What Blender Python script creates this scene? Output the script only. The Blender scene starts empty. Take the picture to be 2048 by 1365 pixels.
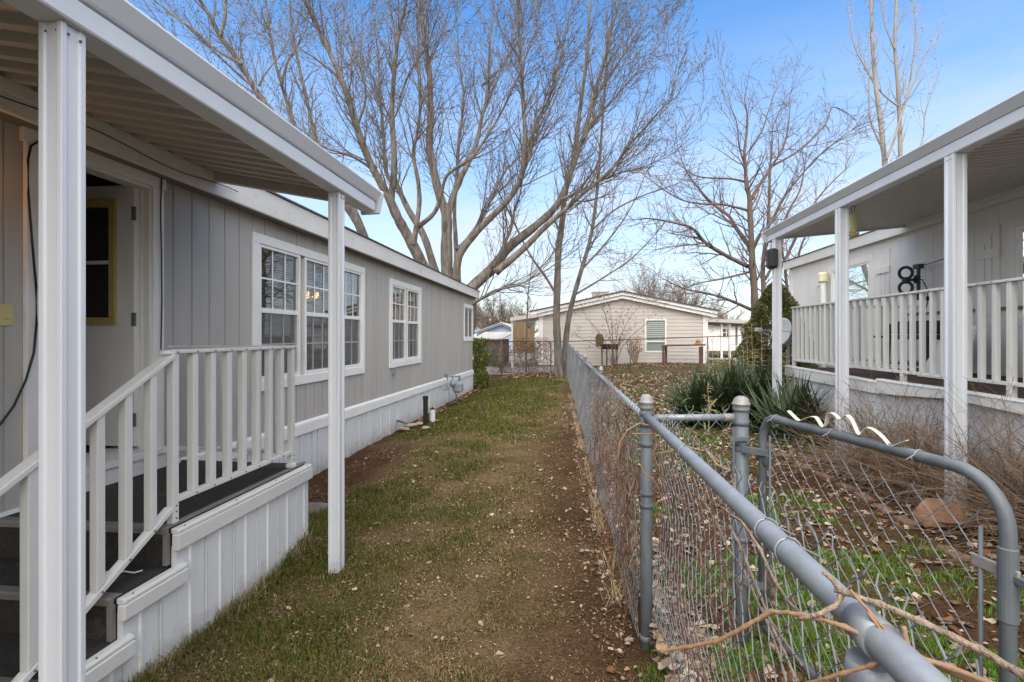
import bpy, math, random
import numpy as np
from mathutils import Vector, Matrix
R = math.radians
# ------------------------------------------------------------------ camera, sky, sun, exposure
scene = bpy.context.scene
COL = scene.collection
YAW = math.atan(121 / 1024.0)
EYE = Vector((0, 0, 1.6))
cam_d = bpy.data.cameras.new('camera'); cam = bpy.data.objects.new('camera', cam_d); COL.objects.link(cam)
cam.location = EYE; cam.rotation_euler = (R(90), 0, YAW)
cam_d.sensor_width = 36; cam_d.lens = 18; cam_d.shift_y = -10.5 / 2048
cam_d.clip_start = 0.02; cam_d.clip_end = 2000
scene.camera = cam
SUN_EL, SUN_AZ = 50, 185          # azimuth clockwise from +Y: behind the camera, a little to the left
world = bpy.data.worlds.new('World'); scene.world = world; world.use_nodes = True
wn = world.node_tree.nodes; wl = world.node_tree.links; wn.clear()
w_out = wn.new('ShaderNodeOutputWorld'); w_bg = wn.new('ShaderNodeBackground')
w_sky = wn.new('ShaderNodeTexSky'); w_sky.sky_type = 'NISHITA'; w_sky.sun_disc = False
w_sky.sun_elevation = R(SUN_EL); w_sky.sun_rotation = R(SUN_AZ)
w_sky.air_density = 1.0; w_sky.dust_density = 0.6; w_sky.ozone_density = 2.2
w_tc = wn.new('ShaderNodeTexCoord'); w_sep = wn.new('ShaderNodeSeparateXYZ')
wl.new(w_tc.outputs['Generated'], w_sep.inputs[0])
w_map = wn.new('ShaderNodeMapping'); w_map.inputs['Scale'].default_value = (1.0, 1.0, 4.5)
wl.new(w_tc.outputs['Generated'], w_map.inputs['Vector'])
w_noise = wn.new('ShaderNodeTexNoise'); w_noise.inputs['Scale'].default_value = 3.2; w_noise.inputs['Detail'].default_value = 7; w_noise.inputs['Roughness'].default_value = 0.55
wl.new(w_map.outputs[0], w_noise.inputs['Vector'])
w_el = wn.new('ShaderNodeMapRange'); w_el.interpolation_type = 'SMOOTHERSTEP'
w_el.inputs['From Min'].default_value = 0.02; w_el.inputs['From Max'].default_value = 0.66
w_el.inputs['To Min'].default_value = 1.0; w_el.inputs['To Max'].default_value = 0.0
wl.new(w_sep.outputs['Z'], w_el.inputs['Value'])
w_cl = wn.new('ShaderNodeMapRange'); w_cl.interpolation_type = 'SMOOTHSTEP'
w_cl.inputs['From Min'].default_value = 0.30; w_cl.inputs['From Max'].default_value = 0.72
w_cl.inputs['To Min'].default_value = 0.50; w_cl.inputs['To Max'].default_value = 1.0
wl.new(w_noise.outputs['Fac'], w_cl.inputs['Value'])
w_mul = wn.new('ShaderNodeMath'); w_mul.operation = 'MULTIPLY'
wl.new(w_el.outputs[0], w_mul.inputs[0]); wl.new(w_cl.outputs[0], w_mul.inputs[1])
w_hsv = wn.new('ShaderNodeHueSaturation'); w_hsv.inputs['Saturation'].default_value = 1.3; w_hsv.inputs['Value'].default_value = 1.0
wl.new(w_sky.outputs[0], w_hsv.inputs['Color'])
w_mix = wn.new('ShaderNodeMixRGB'); w_mix.inputs[2].default_value = (2.95, 3.13, 3.40, 1)
wl.new(w_mul.outputs[0], w_mix.inputs[0]); wl.new(w_hsv.outputs[0], w_mix.inputs[1])
# bright overcast added out of view, overhead and behind, for softer light; blue ahead
w_top = wn.new('ShaderNodeMapRange'); w_top.interpolation_type = 'SMOOTHSTEP'
w_top.inputs['From Min'].default_value = 0.66; w_top.inputs['From Max'].default_value = 0.90
wl.new(w_sep.outputs['Z'], w_top.inputs['Value'])
w_back = wn.new('ShaderNodeMapRange'); w_back.interpolation_type = 'SMOOTHSTEP'
w_back.inputs['From Min'].default_value = 0.25; w_back.inputs['From Max'].default_value = -0.35
wl.new(w_sep.outputs['Y'], w_back.inputs['Value'])
w_max = wn.new('ShaderNodeMath'); w_max.operation = 'MAXIMUM'; wl.new(w_top.outputs[0], w_max.inputs[0]); wl.new(w_back.outputs[0], w_max.inputs[1])
w_mix2 = wn.new('ShaderNodeMixRGB'); w_mix2.inputs[2].default_value = (7.8, 7.65, 7.5, 1)
wl.new(w_max.outputs[0], w_mix2.inputs[0]); wl.new(w_mix.outputs[0], w_mix2.inputs[1])
wl.new(w_mix2.outputs[0], w_bg.inputs['Color']); w_bg.inputs['Strength'].default_value = 0.13
wl.new(w_bg.outputs[0], w_out.inputs['Surface'])
sun_d = bpy.data.lights.new('sun', 'SUN'); sun = bpy.data.objects.new('sun', sun_d); COL.objects.link(sun)
sun_d.energy = 1.3; sun_d.angle = R(40); sun_d.color = (1.0, 0.96, 0.90)
sv = Vector((math.sin(R(SUN_AZ)) * math.cos(R(SUN_EL)), math.cos(R(SUN_AZ)) * math.cos(R(SUN_EL)), math.sin(R(SUN_EL))))
sun.rotation_euler = sv.to_track_quat('Z', 'Y').to_euler()
scene.view_settings.view_transform = 'Standard'; scene.view_settings.look = 'None'
scene.view_settings.exposure = 1.2; scene.view_settings.gamma = 1.0
try:
    scene.cycles.max_bounces = 8; scene.cycles.transparent_max_bounces = 16
except Exception:
    pass

# ------------------------------------------------------------------ survey: a sight line met with a known plane
_c, _s = math.cos(YAW), math.sin(YAW)
def sight(px, py):
    x = (px - 1024) / 1024.0
    return Vector((x * _c - _s, x * _s + _c, -(py - 672) / 1024.0))
def at_x(px, py, X): r = sight(px, py); return EYE + r * (X / r.x)
def at_y(px, py, Y): r = sight(px, py); return EYE + r * (Y / r.y)
def at_z(px, py, Z): r = sight(px, py); return EYE + r * ((Z - 1.6) / r.z)
def ss(a, b, x):
    t = np.clip((x - a) / (b - a), 0, 1); return t * t * (3 - 2 * t)

# ------------------------------------------------------------------ value noise
_nr = np.random.RandomState(7); _tab = _nr.rand(256, 256)
def vnoise(x, y):
    x = np.asarray(x, float); y = np.asarray(y, float)
    xi = np.floor(x).astype(int); yi = np.floor(y).astype(int); fx = x - xi; fy = y - yi
    fx = fx * fx * (3 - 2 * fx); fy = fy * fy * (3 - 2 * fy)
    a = _tab[xi % 256, yi % 256]; b = _tab[(xi + 1) % 256, yi % 256]; c = _tab[xi % 256, (yi + 1) % 256]; d = _tab[(xi + 1) % 256, (yi + 1) % 256]
    return (a * (1 - fx) + b * fx) * (1 - fy) + (c * (1 - fx) + d * fx) * fy
def fbm(x, y, o=4):
    s = 0; a = 0.5; t = 0
    for i in range(o):
        s = s + a * vnoise(np.asarray(x) * 2 ** i + 17 * i, np.asarray(y) * 2 ** i + 31 * i); t += a; a *= 0.5
    return s / t

# ------------------------------------------------------------------ materials
MATS = {}
def nodes(m): return m.node_tree.nodes, m.node_tree.links
def mat(name, col, rough=0.6, var=0.12, scale=6.0, bump=0.0, bscale=60.0, metal=0.0, stretch=(1, 1, 1), spec=0.4, dirt=None, dscale=3.0, dlo=0.55, dhi=0.75):
    if name in MATS: return MATS[name]
    m = bpy.data.materials.new(name); m.use_nodes = True; n, l = nodes(m)
    b = n['Principled BSDF']; b.inputs['Roughness'].default_value = rough; b.inputs['Metallic'].default_value = metal
    b.inputs['Specular IOR Level'].default_value = spec
    tc = n.new('ShaderNodeTexCoord'); mp = n.new('ShaderNodeMapping'); mp.inputs['Scale'].default_value = stretch
    l.new(tc.outputs['Object'], mp.inputs['Vector'])
    t = n.new('ShaderNodeTexNoise'); t.inputs['Scale'].default_value = scale; t.inputs['Detail'].default_value = 6; t.inputs['Roughness'].default_value = 0.6
    l.new(mp.outputs[0], t.inputs['Vector'])
    r = n.new('ShaderNodeMapRange'); r.inputs['From Min'].default_value = 0.3; r.inputs['From Max'].default_value = 0.7
    r.inputs['To Min'].default_value = 1 - var; r.inputs['To Max'].default_value = 1 + var
    l.new(t.outputs['Fac'], r.inputs['Value'])
    mx = n.new('ShaderNodeMixRGB'); mx.blend_type = 'MULTIPLY'; mx.inputs[0].default_value = 1
    mx.inputs[1].default_value = (*col, 1); l.new(r.outputs[0], mx.inputs[2])
    last = mx.outputs[0]
    if dirt:
        t2 = n.new('ShaderNodeTexNoise'); t2.inputs['Scale'].default_value = dscale; t2.inputs['Detail'].default_value = 8; t2.inputs['Roughness'].default_value = 0.7
        l.new(mp.outputs[0], t2.inputs['Vector'])
        r2 = n.new('ShaderNodeMapRange'); r2.inputs['From Min'].default_value = dlo; r2.inputs['From Max'].default_value = dhi
        l.new(t2.outputs['Fac'], r2.inputs['Value'])
        m2 = n.new('ShaderNodeMixRGB'); l.new(r2.outputs[0], m2.inputs[0]); l.new(last, m2.inputs[1]); m2.inputs[2].default_value = (*dirt, 1)
        last = m2.outputs[0]
    l.new(last, b.inputs['Base Color'])
    if bump:
        t3 = n.new('ShaderNodeTexNoise'); t3.inputs['Scale'].default_value = bscale; t3.inputs['Detail'].default_value = 5
        l.new(mp.outputs[0], t3.inputs['Vector'])
        bp = n.new('ShaderNodeBump'); bp.inputs['Strength'].default_value = bump; bp.inputs['Distance'].default_value = 0.01
        l.new(t3.outputs['Fac'], bp.inputs['Height']); l.new(bp.outputs[0], b.inputs['Normal'])
    MATS[name] = m; return m
def attr_mat(name, attr, rough=0.8, var=0.25, scale=40, bump=0.5, bscale=120, trans=0.0):
    m = bpy.data.materials.new(name); m.use_nodes = True; n, l = nodes(m); b = n['Principled BSDF']
    b.inputs['Roughness'].default_value = rough; b.inputs['Specular IOR Level'].default_value = 0.06
    a = n.new('ShaderNodeAttribute'); a.attribute_name = attr
    tc = n.new('ShaderNodeTexCoord'); t = n.new('ShaderNodeTexNoise'); t.inputs['Scale'].default_value = scale; t.inputs['Detail'].default_value = 8; t.inputs['Roughness'].default_value = 0.7
    l.new(tc.outputs['Object'], t.inputs['Vector'])
    r = n.new('ShaderNodeMapRange'); r.inputs['From Min'].default_value = 0.3; r.inputs['From Max'].default_value = 0.7; r.inputs['To Min'].default_value = 1 - var; r.inputs['To Max'].default_value = 1 + var
    l.new(t.outputs['Fac'], r.inputs['Value'])
    mx = n.new('ShaderNodeMixRGB'); mx.blend_type = 'MULTIPLY'; mx.inputs[0].default_value = 1
    l.new(a.outputs['Color'], mx.inputs[1]); l.new(r.outputs[0], mx.inputs[2]); l.new(mx.outputs[0], b.inputs['Base Color'])
    if bump:
        t3 = n.new('ShaderNodeTexNoise'); t3.inputs['Scale'].default_value = bscale; t3.inputs['Detail'].default_value = 6
        l.new(tc.outputs['Object'], t3.inputs['Vector']); bp = n.new('ShaderNodeBump'); bp.inputs['Strength'].default_value = bump; bp.inputs['Distance'].default_value = 0.03
        l.new(t3.outputs['Fac'], bp.inputs['Height']); l.new(bp.outputs[0], b.inputs['Normal'])
    MATS[name] = m; return m
def glass_mat(name, tint=(0.85, 0.9, 0.88), base=0.06, k=1.0):
    m = bpy.data.materials.new(name); m.use_nodes = True; n, l = nodes(m); n.remove(n['Principled BSDF'])
    out = n['Material Output']; tr = n.new('ShaderNodeBsdfTransparent'); tr.inputs[0].default_value = (*tint, 1)
    gl = n.new('ShaderNodeBsdfGlossy'); gl.inputs['Roughness'].default_value = 0.015
    gl.inputs['Color'].default_value = (0.95, 0.97, 1, 1)
    f = n.new('ShaderNodeFresnel'); f.inputs[0].default_value = 1.6
    ma = n.new('ShaderNodeMath'); ma.operation = 'MULTIPLY_ADD'; ma.inputs[1].default_value = k; ma.inputs[2].default_value = base; ma.use_clamp = True
    l.new(f.outputs[0], ma.inputs[0])
    # slight waviness of the panes
    tc = n.new('ShaderNodeTexCoord'); t = n.new('ShaderNodeTexNoise'); t.inputs['Scale'].default_value = 1.6; l.new(tc.outputs['Object'], t.inputs['Vector'])
    bp = n.new('ShaderNodeBump'); bp.inputs['Strength'].default_value = 0.05; bp.inputs['Distance'].default_value = 0.02; l.new(t.outputs['Fac'], bp.inputs['Height']); l.new(bp.outputs[0], gl.inputs['Normal'])
    mx = n.new('ShaderNodeMixShader'); l.new(ma.outputs[0], mx.inputs[0]); l.new(tr.outputs[0], mx.inputs[1]); l.new(gl.outputs[0], mx.inputs[2]); l.new(mx.outputs[0], out.inputs['Surface'])
    MATS[name] = m; return m
def screen_mat(name, col, alpha):
    m = bpy.data.materials.new(name); m.use_nodes = True; n, l = nodes(m); n.remove(n['Principled BSDF'])
    out = n['Material Output']; tr = n.new('ShaderNodeBsdfTransparent'); d = n.new('ShaderNodeBsdfDiffuse'); d.inputs[0].default_value = (*col, 1)
    mx = n.new('ShaderNodeMixShader'); mx.inputs[0].default_value = alpha
    l.new(tr.outputs[0], mx.inputs[1]); l.new(d.outputs[0], mx.inputs[2]); l.new(mx.outputs[0], out.inputs['Surface']); MATS[name] = m; return m
def glow_mat(name, col, st):
    m = bpy.data.materials.new(name); m.use_nodes = True; n, l = nodes(m); b = n['Principled BSDF']
    b.inputs['Emission Color'].default_value = (*col, 1); b.inputs['Emission Strength'].default_value = st; b.inputs['Base Color'].default_value = (*col, 1); MATS[name] = m; return m

M_SIDING = mat('grey_siding_paint', (0.445, 0.424, 0.395), 0.75, 0.10, 3.0, 0.25, 40, stretch=(1, 1, 0.08), dirt=(0.35, 0.325, 0.30), dscale=2.2, dlo=0.58, dhi=0.85)
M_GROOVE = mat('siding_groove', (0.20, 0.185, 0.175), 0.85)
M_WHITE = mat('white_trim_paint', (0.80, 0.79, 0.77), 0.55, 0.05, 5.0, 0.12, 50, dirt=(0.50, 0.46, 0.40), dscale=5, dlo=0.62, dhi=0.85)
M_FASCIA = mat('weathered_white_fascia', (0.72, 0.71, 0.69), 0.65, 0.06, 4.0, 0.3, 30, stretch=(1, 0.4, 1), dirt=(0.36, 0.33, 0.29), dscale=6, dlo=0.60, dhi=0.78)
M_VINYL = mat('white_vinyl', (0.70, 0.715, 0.73), 0.45, 0.04, 3.0, 0.05, 30, stretch=(1, 1, 0.15), dirt=(0.52, 0.48, 0.42), dscale=2.5, dlo=0.62, dhi=0.9)
M_ALU = mat('white_enamel_aluminium', (0.645, 0.67, 0.715), 0.38, 0.03, 3.0, 0.04, 25, dirt=(0.58, 0.57, 0.55), dscale=7, dlo=0.66, dhi=0.9)
M_ALUPANR = mat('white_enamel_roof_pan_lit', (0.70, 0.675, 0.64), 0.45, 0.05, 2.0, dirt=(0.50, 0.47, 0.42), dscale=2.0, dlo=0.5, dhi=0.85)  # lighter copy of the same enamel, painted as the brighter lit ceiling
M_ALUPAN = mat('white_enamel_roof_pan_shaded', (0.47, 0.45, 0.42), 0.45, 0.05, 2.0, dirt=(0.48, 0.45, 0.40), dscale=2.0, dlo=0.5, dhi=0.85)  # darker copy: shade under the left cover is put into the colour
M_RAIL = mat('cream_enamel_railing', (0.68, 0.68, 0.66), 0.42, 0.04, 4.0, 0.04, 30, dirt=(0.55, 0.52, 0.45), dscale=9, dlo=0.68, dhi=0.9)
M_SCREW_SHADE = mat('rusty_screw_and_gap_shade', (0.12, 0.10, 0.08), 0.6)  # screws, and the painted shade behind the skirting gaps
M_CARPET = mat('charcoal_outdoor_carpet', (0.045, 0.042, 0.040), 0.95, 0.5, 90, 0.8, 260, dirt=(0.13, 0.10, 0.075), dscale=5, dlo=0.56, dhi=0.74)
M_NOSE = mat('grey_step_nosing', (0.19, 0.18, 0.165), 0.6)
M_DOOR = mat('white_door_paint', (0.72, 0.70, 0.68), 0.4, 0.03)
M_GOLD = mat('yellowed_frame', (0.44, 0.32, 0.12), 0.45, 0.1)
M_YELLOW = mat('yellowed_plastic', (0.56, 0.49, 0.24), 0.5, 0.1)
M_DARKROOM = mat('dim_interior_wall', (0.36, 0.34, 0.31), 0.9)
M_BLACK = mat('black_plastic', (0.02, 0.02, 0.022), 0.45, 0.2)
M_BLIND = mat('white_blind_slat', (0.72, 0.71, 0.68), 0.5)
M_SHINGLE = mat('dark_shingle', (0.10, 0.095, 0.09), 0.9, 0.3, 20, 0.5, 60)
M_GALV = mat('galvanised_steel', (0.29, 0.315, 0.35), 0.48, 0.16, 8, 0.12, 60, metal=0.35, dirt=(0.22, 0.23, 0.24), dscale=6, dlo=0.5, dhi=0.75)
M_GALVD = mat('weathered_galvanised_post', (0.125, 0.142, 0.158), 0.58, 0.25, 10, 0.2, 50, metal=0.15, stretch=(1, 1, 0.3), dirt=(0.20, 0.205, 0.20), dscale=9, dlo=0.58, dhi=0.75)
M_CAP = mat('dull_aluminium_cap', (0.31, 0.305, 0.295), 0.7, 0.15, 20, 0.2, 60, metal=0.4)
def mud_splash(m, hi=.10, lo=-.14, amount=.55, col=(.23, .165, .115)):
    """dried mud thrown up the foot of the cladding, ragged along its upper edge"""
    n, l = nodes(m); b = n['Principled BSDF']; src = b.inputs['Base Color'].links[0].from_socket
    tc = n.new('ShaderNodeTexCoord'); sp = n.new('ShaderNodeSeparateXYZ'); l.new(tc.outputs['Object'], sp.inputs[0])
    t = n.new('ShaderNodeTexNoise'); t.inputs['Scale'].default_value = 9; t.inputs['Detail'].default_value = 8; t.inputs['Roughness'].default_value = .75; l.new(tc.outputs['Object'], t.inputs['Vector'])
    a = n.new('ShaderNodeMath'); a.operation = 'MULTIPLY_ADD'; a.inputs[1].default_value = -.55; l.new(t.outputs['Fac'], a.inputs[0]); l.new(sp.outputs['Z'], a.inputs[2])
    r = n.new('ShaderNodeMapRange'); r.inputs['From Min'].default_value = hi - .27; r.inputs['From Max'].default_value = lo - .27; r.inputs['To Max'].default_value = amount; l.new(a.outputs[0], r.inputs['Value'])
    mx = n.new('ShaderNodeMixRGB'); l.new(r.outputs[0], mx.inputs[0]); l.new(src, mx.inputs[1]); mx.inputs[2].default_value = (*col, 1); l.new(mx.outputs[0], b.inputs['Base Color'])
mud_splash(M_VINYL); mud_splash(M_ALU, .10, -.08, .5)
M_WIRE = mat('weathered_fence_wire', (0.19, 0.205, 0.22), 0.85, 0.25, 12, metal=0.0, spec=0.15)
M_BARK = mat('grey_cottonwood_bark', (0.16, 0.138, 0.118), 0.95, 0.6, 9, 1.0, 20, stretch=(1, 1, 0.22), dirt=(0.12, 0.075, 0.042), dscale=1.3, dlo=0.54, dhi=0.74)
M_TWIG = mat('grey_twig_bark', (0.15, 0.122, 0.10), 0.85, 0.25, 2)
M_BARK2 = mat('brown_tree_bark', (0.14, 0.10, 0.08), 0.9, 0.25, 5, 0.8, 30, stretch=(1, 1, 0.3))
M_TWIG2 = mat('red_brown_twig', (0.155, 0.115, 0.092), 0.85, 0.25, 2)
M_TWIG3 = mat('pale_grey_twig', (0.29, 0.26, 0.235), 0.85, 0.2, 2)
M_FARTWIG = mat('distant_grey_brown_twig', (0.19, 0.148, 0.128), 0.9, 0.2, 2)
M_BUD = mat('green_brown_bud', (0.25, 0.185, 0.095), 0.7, 0.4, 3)
M_VINE = mat('pale_woody_vine', (0.31, 0.235, 0.18), 0.85, 0.35, 40, 0.9, 160, dirt=(.20, .13, .085), dscale=22, dlo=.5, dhi=.68)
M_VINEO = mat('orange_brown_cane', (0.30, 0.17, 0.09), 0.6, 0.22, 20, 0.4, 90, dirt=(0.24, 0.17, 0.12), dscale=14, dlo=0.5, dhi=0.7)
M_VINER = mat('red_brown_tendril', (0.135, 0.060, 0.040), 0.75, 0.3, 10)
M_DRY = mat('dry_shrub_stem', (0.20, 0.135, 0.092), 0.85, 0.3, 6)
M_STRAW = mat('straw_stalk', (0.46, 0.36, 0.21), 0.8, 0.2, 10)
M_STONE = mat('red_brown_sandstone', (0.235, 0.132, 0.084), 0.95, 0.4, 9, 1.0, 22, dirt=(0.19, 0.14, 0.11), dscale=4)
M_STONE2 = mat('buff_stone', (0.36, 0.29, 0.23), 0.9, 0.2, 9, 0.6, 30)
M_BRICK = mat('worn_red_brick', (0.19, 0.105, 0.078), 0.95, 0.3, 20, 0.7, 70, dirt=(0.14, 0.10, 0.07), dscale=8, dlo=0.5, dhi=0.65)
M_RWALL = mat('off_white_panel_wall', (0.74, 0.725, 0.705), 0.7, 0.05, 2, 0.1, 40, stretch=(1, 1, 0.2), dirt=(0.62, 0.59, 0.55), dscale=1.5, dlo=0.6, dhi=0.9)
M_RGROOVE = mat('panel_joint_shadow_line', (0.42, 0.40, 0.38), 0.85)
M_DECKW = mat('weathered_brown_deck', (0.105, 0.075, 0.055), 0.9, 0.35, 12, 0.5, 40, stretch=(1, 0.2, 1), dirt=(0.16, 0.12, 0.09), dscale=5, dlo=0.5, dhi=0.7)
M_LAP = mat('pinkish_cream_lap_siding', (0.53, 0.485, 0.45), 0.65, 0.04, 1.0)
M_RUST = mat('rusty_iron', (0.115, 0.055, 0.035), 0.85, 0.35, 14, 0.4, 60, dirt=(0.20, 0.09, 0.04), dscale=9)
M_PLY = mat('yellow_brown_plywood', (0.22, 0.155, 0.082), 0.8, 0.25, 6, stretch=(1, 1, 0.15))
M_BLUE = mat('light_blue_siding', (0.30, 0.37, 0.48), 0.7, 0.04)
M_BLUED = mat('blue_grey_trim', (0.20, 0.24, 0.32), 0.7, 0.04)
M_TINROOF = mat('pale_metal_roof', (0.46, 0.43, 0.38), 0.5, 0.12, 2, stretch=(1, 0.2, 1), dirt=(0.42, 0.33, 0.22), dscale=1.2, dlo=0.5, dhi=0.7)
M_WGREEN = mat('green_grey_curtain', (0.22, 0.26, 0.235), 0.6, 0.08)
M_CONC = mat('grey_concrete', (0.36, 0.35, 0.34), 0.9, 0.12, 8, 0.3, 40)
M_METER = mat('grey_meter_paint', (0.28, 0.31, 0.34), 0.5, 0.1)
M_PVC = mat('white_pvc_pipe', (0.72, 0.72, 0.69), 0.4, 0.04)
M_STRIP = mat('cream_metal_strip', (0.66, 0.62, 0.52), 0.4, 0.08, 12, dirt=(0.30, 0.18, 0.10), dscale=16, dlo=0.66, dhi=0.8)
M_CONIFER = mat('dwarf_conifer_needles', (0.095, 0.098, 0.028), 0.8, 0.5, 9)
M_YUCCA = mat('dark_yucca_leaf', (0.050, 0.078, 0.034), 0.55, 0.5, 5)
M_YUCCAP = mat('pale_yucca_leaf', (0.20, 0.22, 0.10), 0.6, 0.3, 6)
M_HEDGE = mat('yellow_green_hedge_leaf', (0.13, 0.155, 0.022), 0.6, 0.6, 7)
M_SHRUBLEAF = mat('olive_shrub_leaf', (0.20, 0.15, 0.05), 0.7, 0.4, 8)
M_ORANGE = mat('orange_pottery', (0.38, 0.17, 0.05), 0.7, 0.2, 12)
M_GREENBIN = mat('dark_green_plastic', (0.02, 0.065, 0.05), 0.5)
M_GLASS = glass_mat('window_glass', base=0.07, k=1.2)
M_GLASSG = glass_mat('green_tinted_glass', tint=(0.84, 0.92, 0.88), base=0.04, k=0.7)
M_SCREEN = screen_mat('insect_screen', (0.20, 0.205, 0.21), 0.42)
M_BULB = glow_mat('warm_bulb', (1.0, 0.42, 0.10), 1.6)

# ------------------------------------------------------------------ mesh builder
class MB:
    def __init__(s): s.v = []; s.f = []
    def quad(s, a, b, c, d):
        i = len(s.v); s.v += [tuple(a), tuple(b), tuple(c), tuple(d)]; s.f.append((i, i + 1, i + 2, i + 3))
    def tri(s, a, b, c):
        i = len(s.v); s.v += [tuple(a), tuple(b), tuple(c)]; s.f.append((i, i + 1, i + 2))
    def hexa(s, p):      # 4 bottom (ccw), 4 top
        i = len(s.v); s.v += [tuple(q) for q in p]
        for f in ((3, 2, 1, 0), (4, 5, 6, 7), (0, 1, 5, 4), (1, 2, 6, 5), (2, 3, 7, 6), (3, 0, 4, 7)): s.f.append(tuple(i + k for k in f))
        return s
    def box(s, x0, x1, y0, y1, z0, z1):
        return s.hexa([(x0, y0, z0), (x1, y0, z0), (x1, y1, z0), (x0, y1, z0), (x0, y0, z1), (x1, y0, z1), (x1, y1, z1), (x0, y1, z1)])
    def obox(s, c, ax, ay, az):   # centre and three half-axis vectors
        c, ax, ay, az = Vector(c), Vector(ax), Vector(ay), Vector(az)
        return s.hexa([c - ax - ay - az, c + ax - ay - az, c + ax + ay - az, c - ax + ay - az, c - ax - ay + az, c + ax - ay + az, c + ax + ay + az, c - ax + ay + az])
    def bar(s, a, b, w, h, up=(0, 0, 1)):
        a, b = Vector(a), Vector(b); d = (b - a); L = d.length
        if L < 1e-6: return s
        d /= L; u = Vector(up); side = d.cross(u)
        if side.length < 1e-4: side = d.cross(Vector((1, 0, 0)))
        side.normalize(); u = side.cross(d)
        return s.obox((a + b) / 2, d * L / 2, side * w / 2, u * h / 2)
    def prism(s, poly, axis, a, b):   # polygon in the other two axes extruded along axis
        n = len(poly); i = len(s.v)
        def P(u, v, t): return (t, u, v) if axis == 'x' else ((u, t, v) if axis == 'y' else (u, v, t))
        for t in (a, b): s.v += [P(u, v, t) for u, v in poly]
        for k in range(n): s.f.append((i + k, i + (k + 1) % n, i + n + (k + 1) % n, i + n + k))
        s.f.append(tuple(range(i + n - 1, i - 1, -1))); s.f.append(tuple(range(i + n, i + 2 * n))); return s
    def tube(s, pts, rad, sides=6, cap=True):
        pts = [Vector(p) for p in pts]; n = len(pts)
        if n < 2: return s
        if not hasattr(rad, '__len__'): rad = [rad] * n
        base = len(s.v); d0 = (pts[1] - pts[0]); ref = Vector((0, 0, 1)) if abs(d0.normalized().z) < 0.9 else Vector((1, 0, 0))
        for i in range(n):
            d = (pts[min(i + 1, n - 1)] - pts[max(i - 1, 0)])
            if d.length < 1e-9: d = Vector((0, 0, 1))
            d.normalize(); a = d.cross(ref)
            if a.length < 1e-3: a = d.cross(Vector((0, 1, 0)))
            a.normalize(); b = d.cross(a); ref = -(d.cross(a)).cross(d) if False else ref
            for k in range(sides):
                t = 2 * math.pi * k / sides; q = pts[i] + (a * math.cos(t) + b * math.sin(t)) * rad[i]
                s.v.append((q.x, q.y, q.z))
        for i in range(n - 1):
            for k in range(sides):
                k2 = (k + 1) % sides
                s.f.append((base + i * sides + k, base + i * sides + k2, base + (i + 1) * sides + k2, base + (i + 1) * sides + k))
        if cap and sides > 3:
            s.f.append(tuple(base + k for k in range(sides - 1, -1, -1))); s.f.append(tuple(base + (n - 1) * sides + k for k in range(sides)))
        return s
    def lathe(s, prof, c=(0, 0, 0), sides=16, axis='z'):
        base = len(s.v); n = len(prof); c = Vector(c)
        for r, h in prof:
            for k in range(sides):
                t = 2 * math.pi * k / sides; u, v = r * math.cos(t), r * math.sin(t)
                q = Vector((u, v, h)) if axis == 'z' else (Vector((h, u, v)) if axis == 'x' else Vector((v, h, u)))
                s.v.append(tuple(c + q))
        for i in range(n - 1):
            for k in range(sides):
                k2 = (k + 1) % sides; s.f.append((base + i * sides + k, base + i * sides + k2, base + (i + 1) * sides + k2, base + (i + 1) * sides + k))
        s.f.append(tuple(base + k for k in range(sides - 1, -1, -1))); s.f.append(tuple(base + (n - 1) * sides + k for k in range(sides))); return s
    def build(s, name, m, parent=None, smooth=False, bevel=0.0, **tags):
        me = bpy.data.meshes.new(name); me.from_pydata(s.v, [], s.f); me.materials.append(m)
        if smooth: me.polygons.foreach_set('use_smooth', [True] * len(me.polygons))
        me.update(); o = bpy.data.objects.new(name, me); COL.objects.link(o)
        if parent is not None: link(o, parent)
        if bevel:
            bv = o.modifiers.new('bevel', 'BEVEL'); bv.width = bevel; bv.segments = 2; bv.limit_method = 'ANGLE'; bv.angle_limit = R(50)
        tag(o, **tags); return o
def tag(o, label=None, cat=None, group=None, kind=None):
    if label: o['label'] = label
    if cat: o['category'] = cat
    if group: o['group'] = group
    if kind: o['kind'] = kind
    return o
def root_loc(o):
    p = Vector((0, 0, 0))
    while o is not None: p = p + o.location; o = o.parent
    return p
def link(o, parent):      # meshes are written in world coordinates; keep them there under an unrotated parent
    o.parent = parent; o.location = Vector(o.location) - root_loc(parent)
def thing(name, loc, label, cat, group=None):
    o = bpy.data.objects.new(name, None); COL.objects.link(o); o.location = loc; o.empty_display_size = 0.2
    return tag(o, label, cat, group)
def copy_tree(o, parent=None):
    c = o.copy(); COL.objects.link(c)
    if parent is not None: c.parent = parent
    for ch in list(o.children): copy_tree(ch, c)
    return c
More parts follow.
